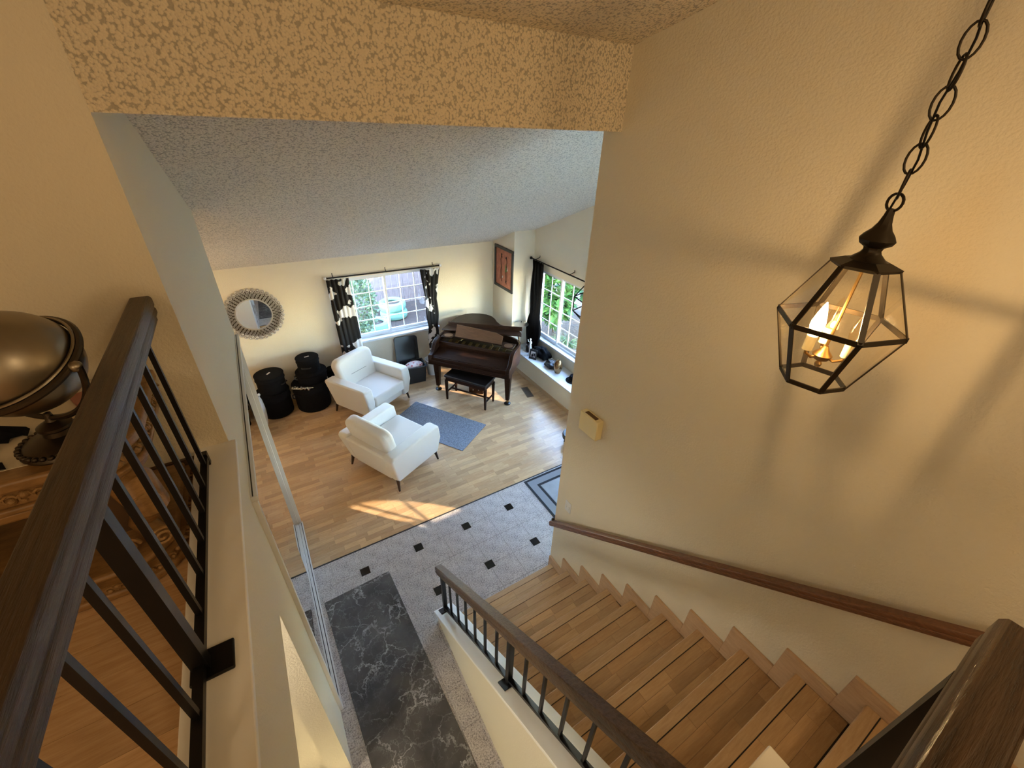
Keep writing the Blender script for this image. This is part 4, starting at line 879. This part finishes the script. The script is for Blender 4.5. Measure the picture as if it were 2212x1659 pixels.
carving('carved_frieze', (-1.72, -.473, 1.408, 1.94, .17), TZ-.067, .017)
MB().prism(tshape(-1.72, -.475, 1.38, 1.955, .17), 2.68, 2.715, 'z').obj('plinth', 'gilt_wood', t_, bevel=.012, seg=3); MB().prism(tshape(-1.71, -.485, 1.39, 1.955, .17), 2.715, 2.745, 'z').obj('plinth_band', 'gilt_wood', t_); MB().prism(tshape(-1.70, -.50, 1.41, 1.955, .16), 2.745, 2.775, 'z').obj('upper_plinth', 'gilt_wood', t_, bevel=.014, seg=3)
carving('carved_band', (-1.70, -.484, 1.388, 1.94, .17), 2.73, .012)
for xs in (-.575, -1.62):
    dx_ = 1 if xs > -1 else -1
    MB().tube([(xs-.02*dx_, 1.55, 3.10), (xs+.045*dx_, 1.485, 3.06), (xs+.065*dx_, 1.46, 2.98), (xs+.02*dx_, 1.52, 2.90), (xs-.02*dx_, 1.56, 2.84), (xs+.02*dx_, 1.52, 2.79), (xs+.05*dx_, 1.48, 2.785)], [.05, .062, .055, .042, .034, .036, .03], 14).obj('cabriole_leg', 'gilt_wood', t_, smooth=True)
box('inner_panel', -.86, -.63, 1.60, 1.625, 2.775, TZ-.15, 'brown_panel', t_); box('inner_panel', -1.45, -1.22, 1.60, 1.625, 2.775, TZ-.15, 'brown_panel', t_)
def scroll(c, s_, tf_rz):
    b_ = MB(); pts = []
    for k in range(30):
        a = k*.42; r = s_*(1-k/34); pts.append((c[0]+r*math.cos(a)*math.cos(tf_rz), c[1]+r*math.cos(a)*math.sin(tf_rz), c[2]+r*math.sin(a)))
    b_.tube(pts, s_*.16, 6); return b_
for c_, s_, rz in (((-.525, 1.455, 2.825), .042, .3), ((-.515, 1.43, 3.00), .045, .4), ((-.63, 1.47, 2.815), .038, 0), ((-.66, 1.43, 3.07), .035, 0)): scroll(c_, s_, rz).obj('carved_scroll', 'gilt_carving', t_, smooth=True)
struct(box('baseboard_back', -4.0, -.445, YB-.014, YB, 2.68, 2.77, 'brown_panel'))
# globe
gx, gy = -.625, 1.52
t_ = thing('metal_globe', 'brushed metal globe in a dark ring stand on carved table', 'globe', (gx, gy, TZ+.0025))
MB().lathe([(.098, 0), (.102, .006), (.100, .014), (.094, .022), (.075, .032), (.055, .040), (.036, .046), (.034, .060), (.040, .066), (.040, .074), (.028, .082), (.014, .088), (.010, .10), (.008, .115), (0, .118)], seg=36).obj('stand_base', 'dark_pewter', t_, smooth=True)
b_ = MB()
for k in range(34): a = 2*PI*k/34; b_.ball((.097*math.cos(a), .097*math.sin(a), .021), .0085, 8, 6, (1, 1, .9))
o = b_.obj('beaded_rim', 'dark_pewter', t_, smooth=True); o['kind'] = 'stuff'
GZ = .275; GR = .142
MB().ball((0, 0, GZ), GR, 48, 32).obj('globe_ball', 'pewter', t_, smooth=True)
mdir = Vector((.845, -.535, 0)); ndir = Vector((-.535, -.845, 0)); td = (ndir*math.cos(rad(28))-Vector((0, 0, 1))*math.sin(rad(28))).normalized(); gc = Vector((0, 0, GZ))
MB().tube([gc+(mdir*math.cos(2*PI*k/56)+td*math.sin(2*PI*k/56))*(GR+.012) for k in range(56)], .010, 8, True).obj('equator_ring', 'dark_pewter', t_, smooth=True)
up_ = mdir.cross(td).normalized()
if up_.z < 0: up_ = -up_
MB().tube([gc+up_*.013+(mdir*math.cos(2*PI*k/56)+td*math.sin(2*PI*k/56))*(GR+.008) for k in range(56)], .004, 6, True).obj('equator_bead', 'pewter', t_, smooth=True)
MB().tube([gc+(mdir*math.cos(rad(a))-Vector((0, 0, 1))*math.sin(rad(a)))*(GR+.034) for a in range(0, 181, 6)], .0085, 8).obj('yoke_arm', 'dark_pewter', t_, smooth=True)
for s_ in (-1, 1): MB().ball(gc+mdir*s_*(GR+.026), .016, 10, 8).obj('pivot_knob', 'pewter', t_, smooth=True)
# things on the table
def ribbon(name, label, cat, loc, rz, m, pts, th=.004):
    o = MB().prism(pts, 0, th, 'z').obj(name, m); o.location = loc; o.rotation_euler = (0, 0, rz); return tag(o, label, cat)
def folded(name, label, loc, rz):
    t2_ = thing(name, label, 'ribbon', loc, rz)
    MB().add([(0, 0, .0), (.13, .03, .006), (.15, .015, .01), (.14, .055, .012), (.12, .075, .01), (.05, .09, .02), (0, .06, .03), (.05, .045, .05)], [(0,1,7),(1,2,3),(1,3,4,7),(7,4,5),(7,5,6),(7,6,0)]).obj('ribbon_fold', 'black_cloth', t2_); MB().add([(.02, .02, .004), (.11, .0, .004), (.10, .06, .018), (.03, .08, .03)], [(0,1,2,3)]).obj('ribbon_tail', 'black_cloth', t2_)
    return t2_
folded('black_ribbon', 'black folded ribbon lying at the table edge', (-.88, 1.405, TZ), rad(10)); folded('black_ribbon', 'black folded ribbon lying beneath the globe', (-.88, 1.62, TZ), rad(-10))
o = MB().box(-.06, .06, -.045, .045, 0, .02).obj('red_box', 'carton_red', bevel=.003); o.location = (-.60, 1.80, TZ); o.rotation_euler = (0, 0, rad(25)); tag(o, 'small flat reddish box on the table behind the globe', 'box')

# ================================================================== OUTSIDE
GZ0 = -.15
gr = struct(box('ground', -10, 20, -2, 22, GZ0-.2, GZ0, 'soil'), 'bare garden soil outside the windows')
fe = thing('board_fence', 'dark weathered vertical board fence behind the house', 'fence', (0, 11.0, GZ0))
fbm = [MB().box(0, .145, 0, .02, 0, 1.9+d).mesh('board', 'fence_wood') for d in (0, .02, -.02)]
for k in range(52): link_mesh('board', random.choice(fbm), fe, (-1.5+.155*k, random.uniform(-.006, .006), 0))
for z in (.35, 1.55): box('rail', -1.5, 6.6, .02, .06, z, z+.09, 'fence_wood', fe)
for k in range(4): box('post', 1+2.2*k, 1.1+2.2*k, .02, .12, 0, 1.95, 'fence_wood', fe)
fe2 = thing('board_fence', 'pale weathered side fence with slanted brace beyond far window', 'fence', (4.35, 11.0, GZ0), rad(-90))
for k in range(24): link_mesh('board', random.choice(fbm), fe2, (.155*k, 0, 0))
MB().bar((.2, -.03, 1.8), (2.4, -.03, .3), .09, .05).obj('brace', 'fence_wood', fe2)
def tyre(x, y, z, label, r=.34):
    t_ = thing('tyre_planter', label, 'tyre', (x, y, z), 0, 'mint painted tyres')
    MB().lathe([(r*.60, .02), (r*.8, .0), (r*.95, .03), (r, .08), (r, .14), (r*.95, .19), (r*.8, .22), (r*.60, .20), (r*.56, .17), (r*.72, .15), (r*.74, .07), (r*.56, .05), (r*.60, .02)], seg=32).obj('tyre_body', 'mint_paint', t_, smooth=True)
    MB().lathe([(r*.72, .05), (r*.72, .12)], seg=24).obj('soil_fill', 'soil', t_)
tyre(2.10, 9.55, GZ0, 'mint painted tyre lying alone on the soil'); tyre(2.72, 10.1, GZ0, 'lower mint painted tyre of the stacked pair'); tyre(2.70, 10.1, GZ0+.22, 'upper mint painted tyre of the stacked pair')
def foliage(c, rx, ry, rz_, n, ls, seed, strap=False):
    rnd = random.Random(seed); b_ = MB()
    for _ in range(n):
        u_ = Vector((rnd.gauss(0, 1), rnd.gauss(0, 1), rnd.gauss(0, 1))).normalized(); k = rnd.uniform(.55, 1)
        p = Vector((c[0]+u_.x*rx*k, c[1]+u_.y*ry*k, c[2]+u_.z*rz_*k)); d = (u_+Vector((rnd.uniform(-.8, .8), rnd.uniform(-.8, .8), rnd.uniform(-.3, .9)))).normalized(); s_ = d.cross(Vector((rnd.uniform(-1, 1), rnd.uniform(-1, 1), 1))).normalized(); L = ls*rnd.uniform(.6, 1.3); wd = L*(.10 if strap else .32)
        b_.add([p, p+d*L*.5+s_*wd, p+d*L, p+d*L*.5-s_*wd], [(0, 1, 2, 3)])
    return b_
def shrub(x, y, h, r, n, ls, m, label, seed, strap=False):
    t_ = thing('garden_shrub', label, 'shrub', (x, y, GZ0), 0, 'garden shrubs')
    o = foliage((0, 0, h*.58), r, r, h*.45, n, ls, seed, strap).obj('foliage', m, t_); o['kind'] = 'stuff'
    for k in range(4): MB().tube([(0, 0, 0), (.06*math.cos(k*1.6), .06*math.sin(k*1.6), h*.3), (.2*math.cos(k*1.6), .2*math.sin(k*1.6), h*.6)], [.02, .015, .006], 6).obj('stem', 'bark', t_, smooth=True)
shrub(1.62, 8.9, 1.55, .42, 2600, .075, 'leaf_pale', 'pale green leafy shrub growing by the dark fence', 4)
shrub(5.85, 7.45, 2.2, .4, 1500, .24, 'leaf_green', 'tall green shrub outside the bay window by the curtain', 5); shrub(6.35, 6.2, 1.7, .45, 1500, .18, 'leaf_yellow', 'yellow green shrub outside the middle of the bay window', 6)
shrub(7.5, 7.6, 2.2, .7, 1800, .26, 'leaf_green', 'broad leafed green shrub farthest out beyond the bay window', 7); shrub(7.6, 5.6, 1.9, .6, 1600, .22, 'leaf_green', 'green shrub outside the right end of the bay window', 8)
for i, (x, y, h_, m, lb) in enumerate(((4.95, 7.25, .45, 'dry_stalk', 'dry grey spiky plant low outside the bay window corner'), (5.35, 5.6, .5, 'dry_stalk', 'dry grey spiky plant low under the yellow shrub'), (5.9, 4.55, .5, 'dry_stalk', 'dry grey spiky plant low by the clay pot'), (6.75, 5.1, .6, 'dry_stalk', 'dry grey tangle of stalks in front of green shrub'), (5.55, 6.5, .4, 'leaf_pale', 'low pale leafed plant right outside the bay window'))):
    t_ = thing('spiky_plant', lb, 'plant', (x, y, GZ0), 0, 'spiky garden plants'); rnd = random.Random(30+i); b_ = MB()
    for k in range(70):
        a = rnd.uniform(0, 2*PI); l_ = rnd.uniform(.25, .5); e_ = rnd.uniform(.1, 1.2)
        p = [(0, 0, .02), (math.cos(a)*l_*.5*math.cos(e_), math.sin(a)*l_*.5*math.cos(e_), h_*.6*math.sin(e_)+.05), (math.cos(a+.3)*l_, math.sin(a+.3)*l_, h_*math.sin(e_)*.7)]; b_.tube(p, [.012, .009, .002], 4)
    o = b_.obj('stalks', m, t_); o['kind'] = 'stuff'
t_ = thing('sun_block_tree', 'unseen leafy tree added to block sun from the bay window', 'tree', (6.15, 3.45, GZ0))  # out-of-view tree added to break up sunlight entering the bay
o = foliage((0, 0, 2.35), 1.0, 1.0, .95, 1900, .17, 77).obj('foliage', 'leaf_green', t_); o['kind'] = 'stuff'; MB().tube([(0, 0, 0), (.04, .02, 1.2), (0, 0, 2.4)], [.07, .055, .03], 8).obj('trunk', 'bark', t_, smooth=True)
t_ = thing('clay_pot', 'low pinkish clay pot on the soil outside the bay window', 'pot', (5.15, 4.85, GZ0)); MB().lathe([(.12, 0), (.17, .14), (.19, .15), (.19, .17), (.165, .17), (.12, .04), (0, .04)], seg=24).obj('pot_body', 'clay', t_, smooth=True)
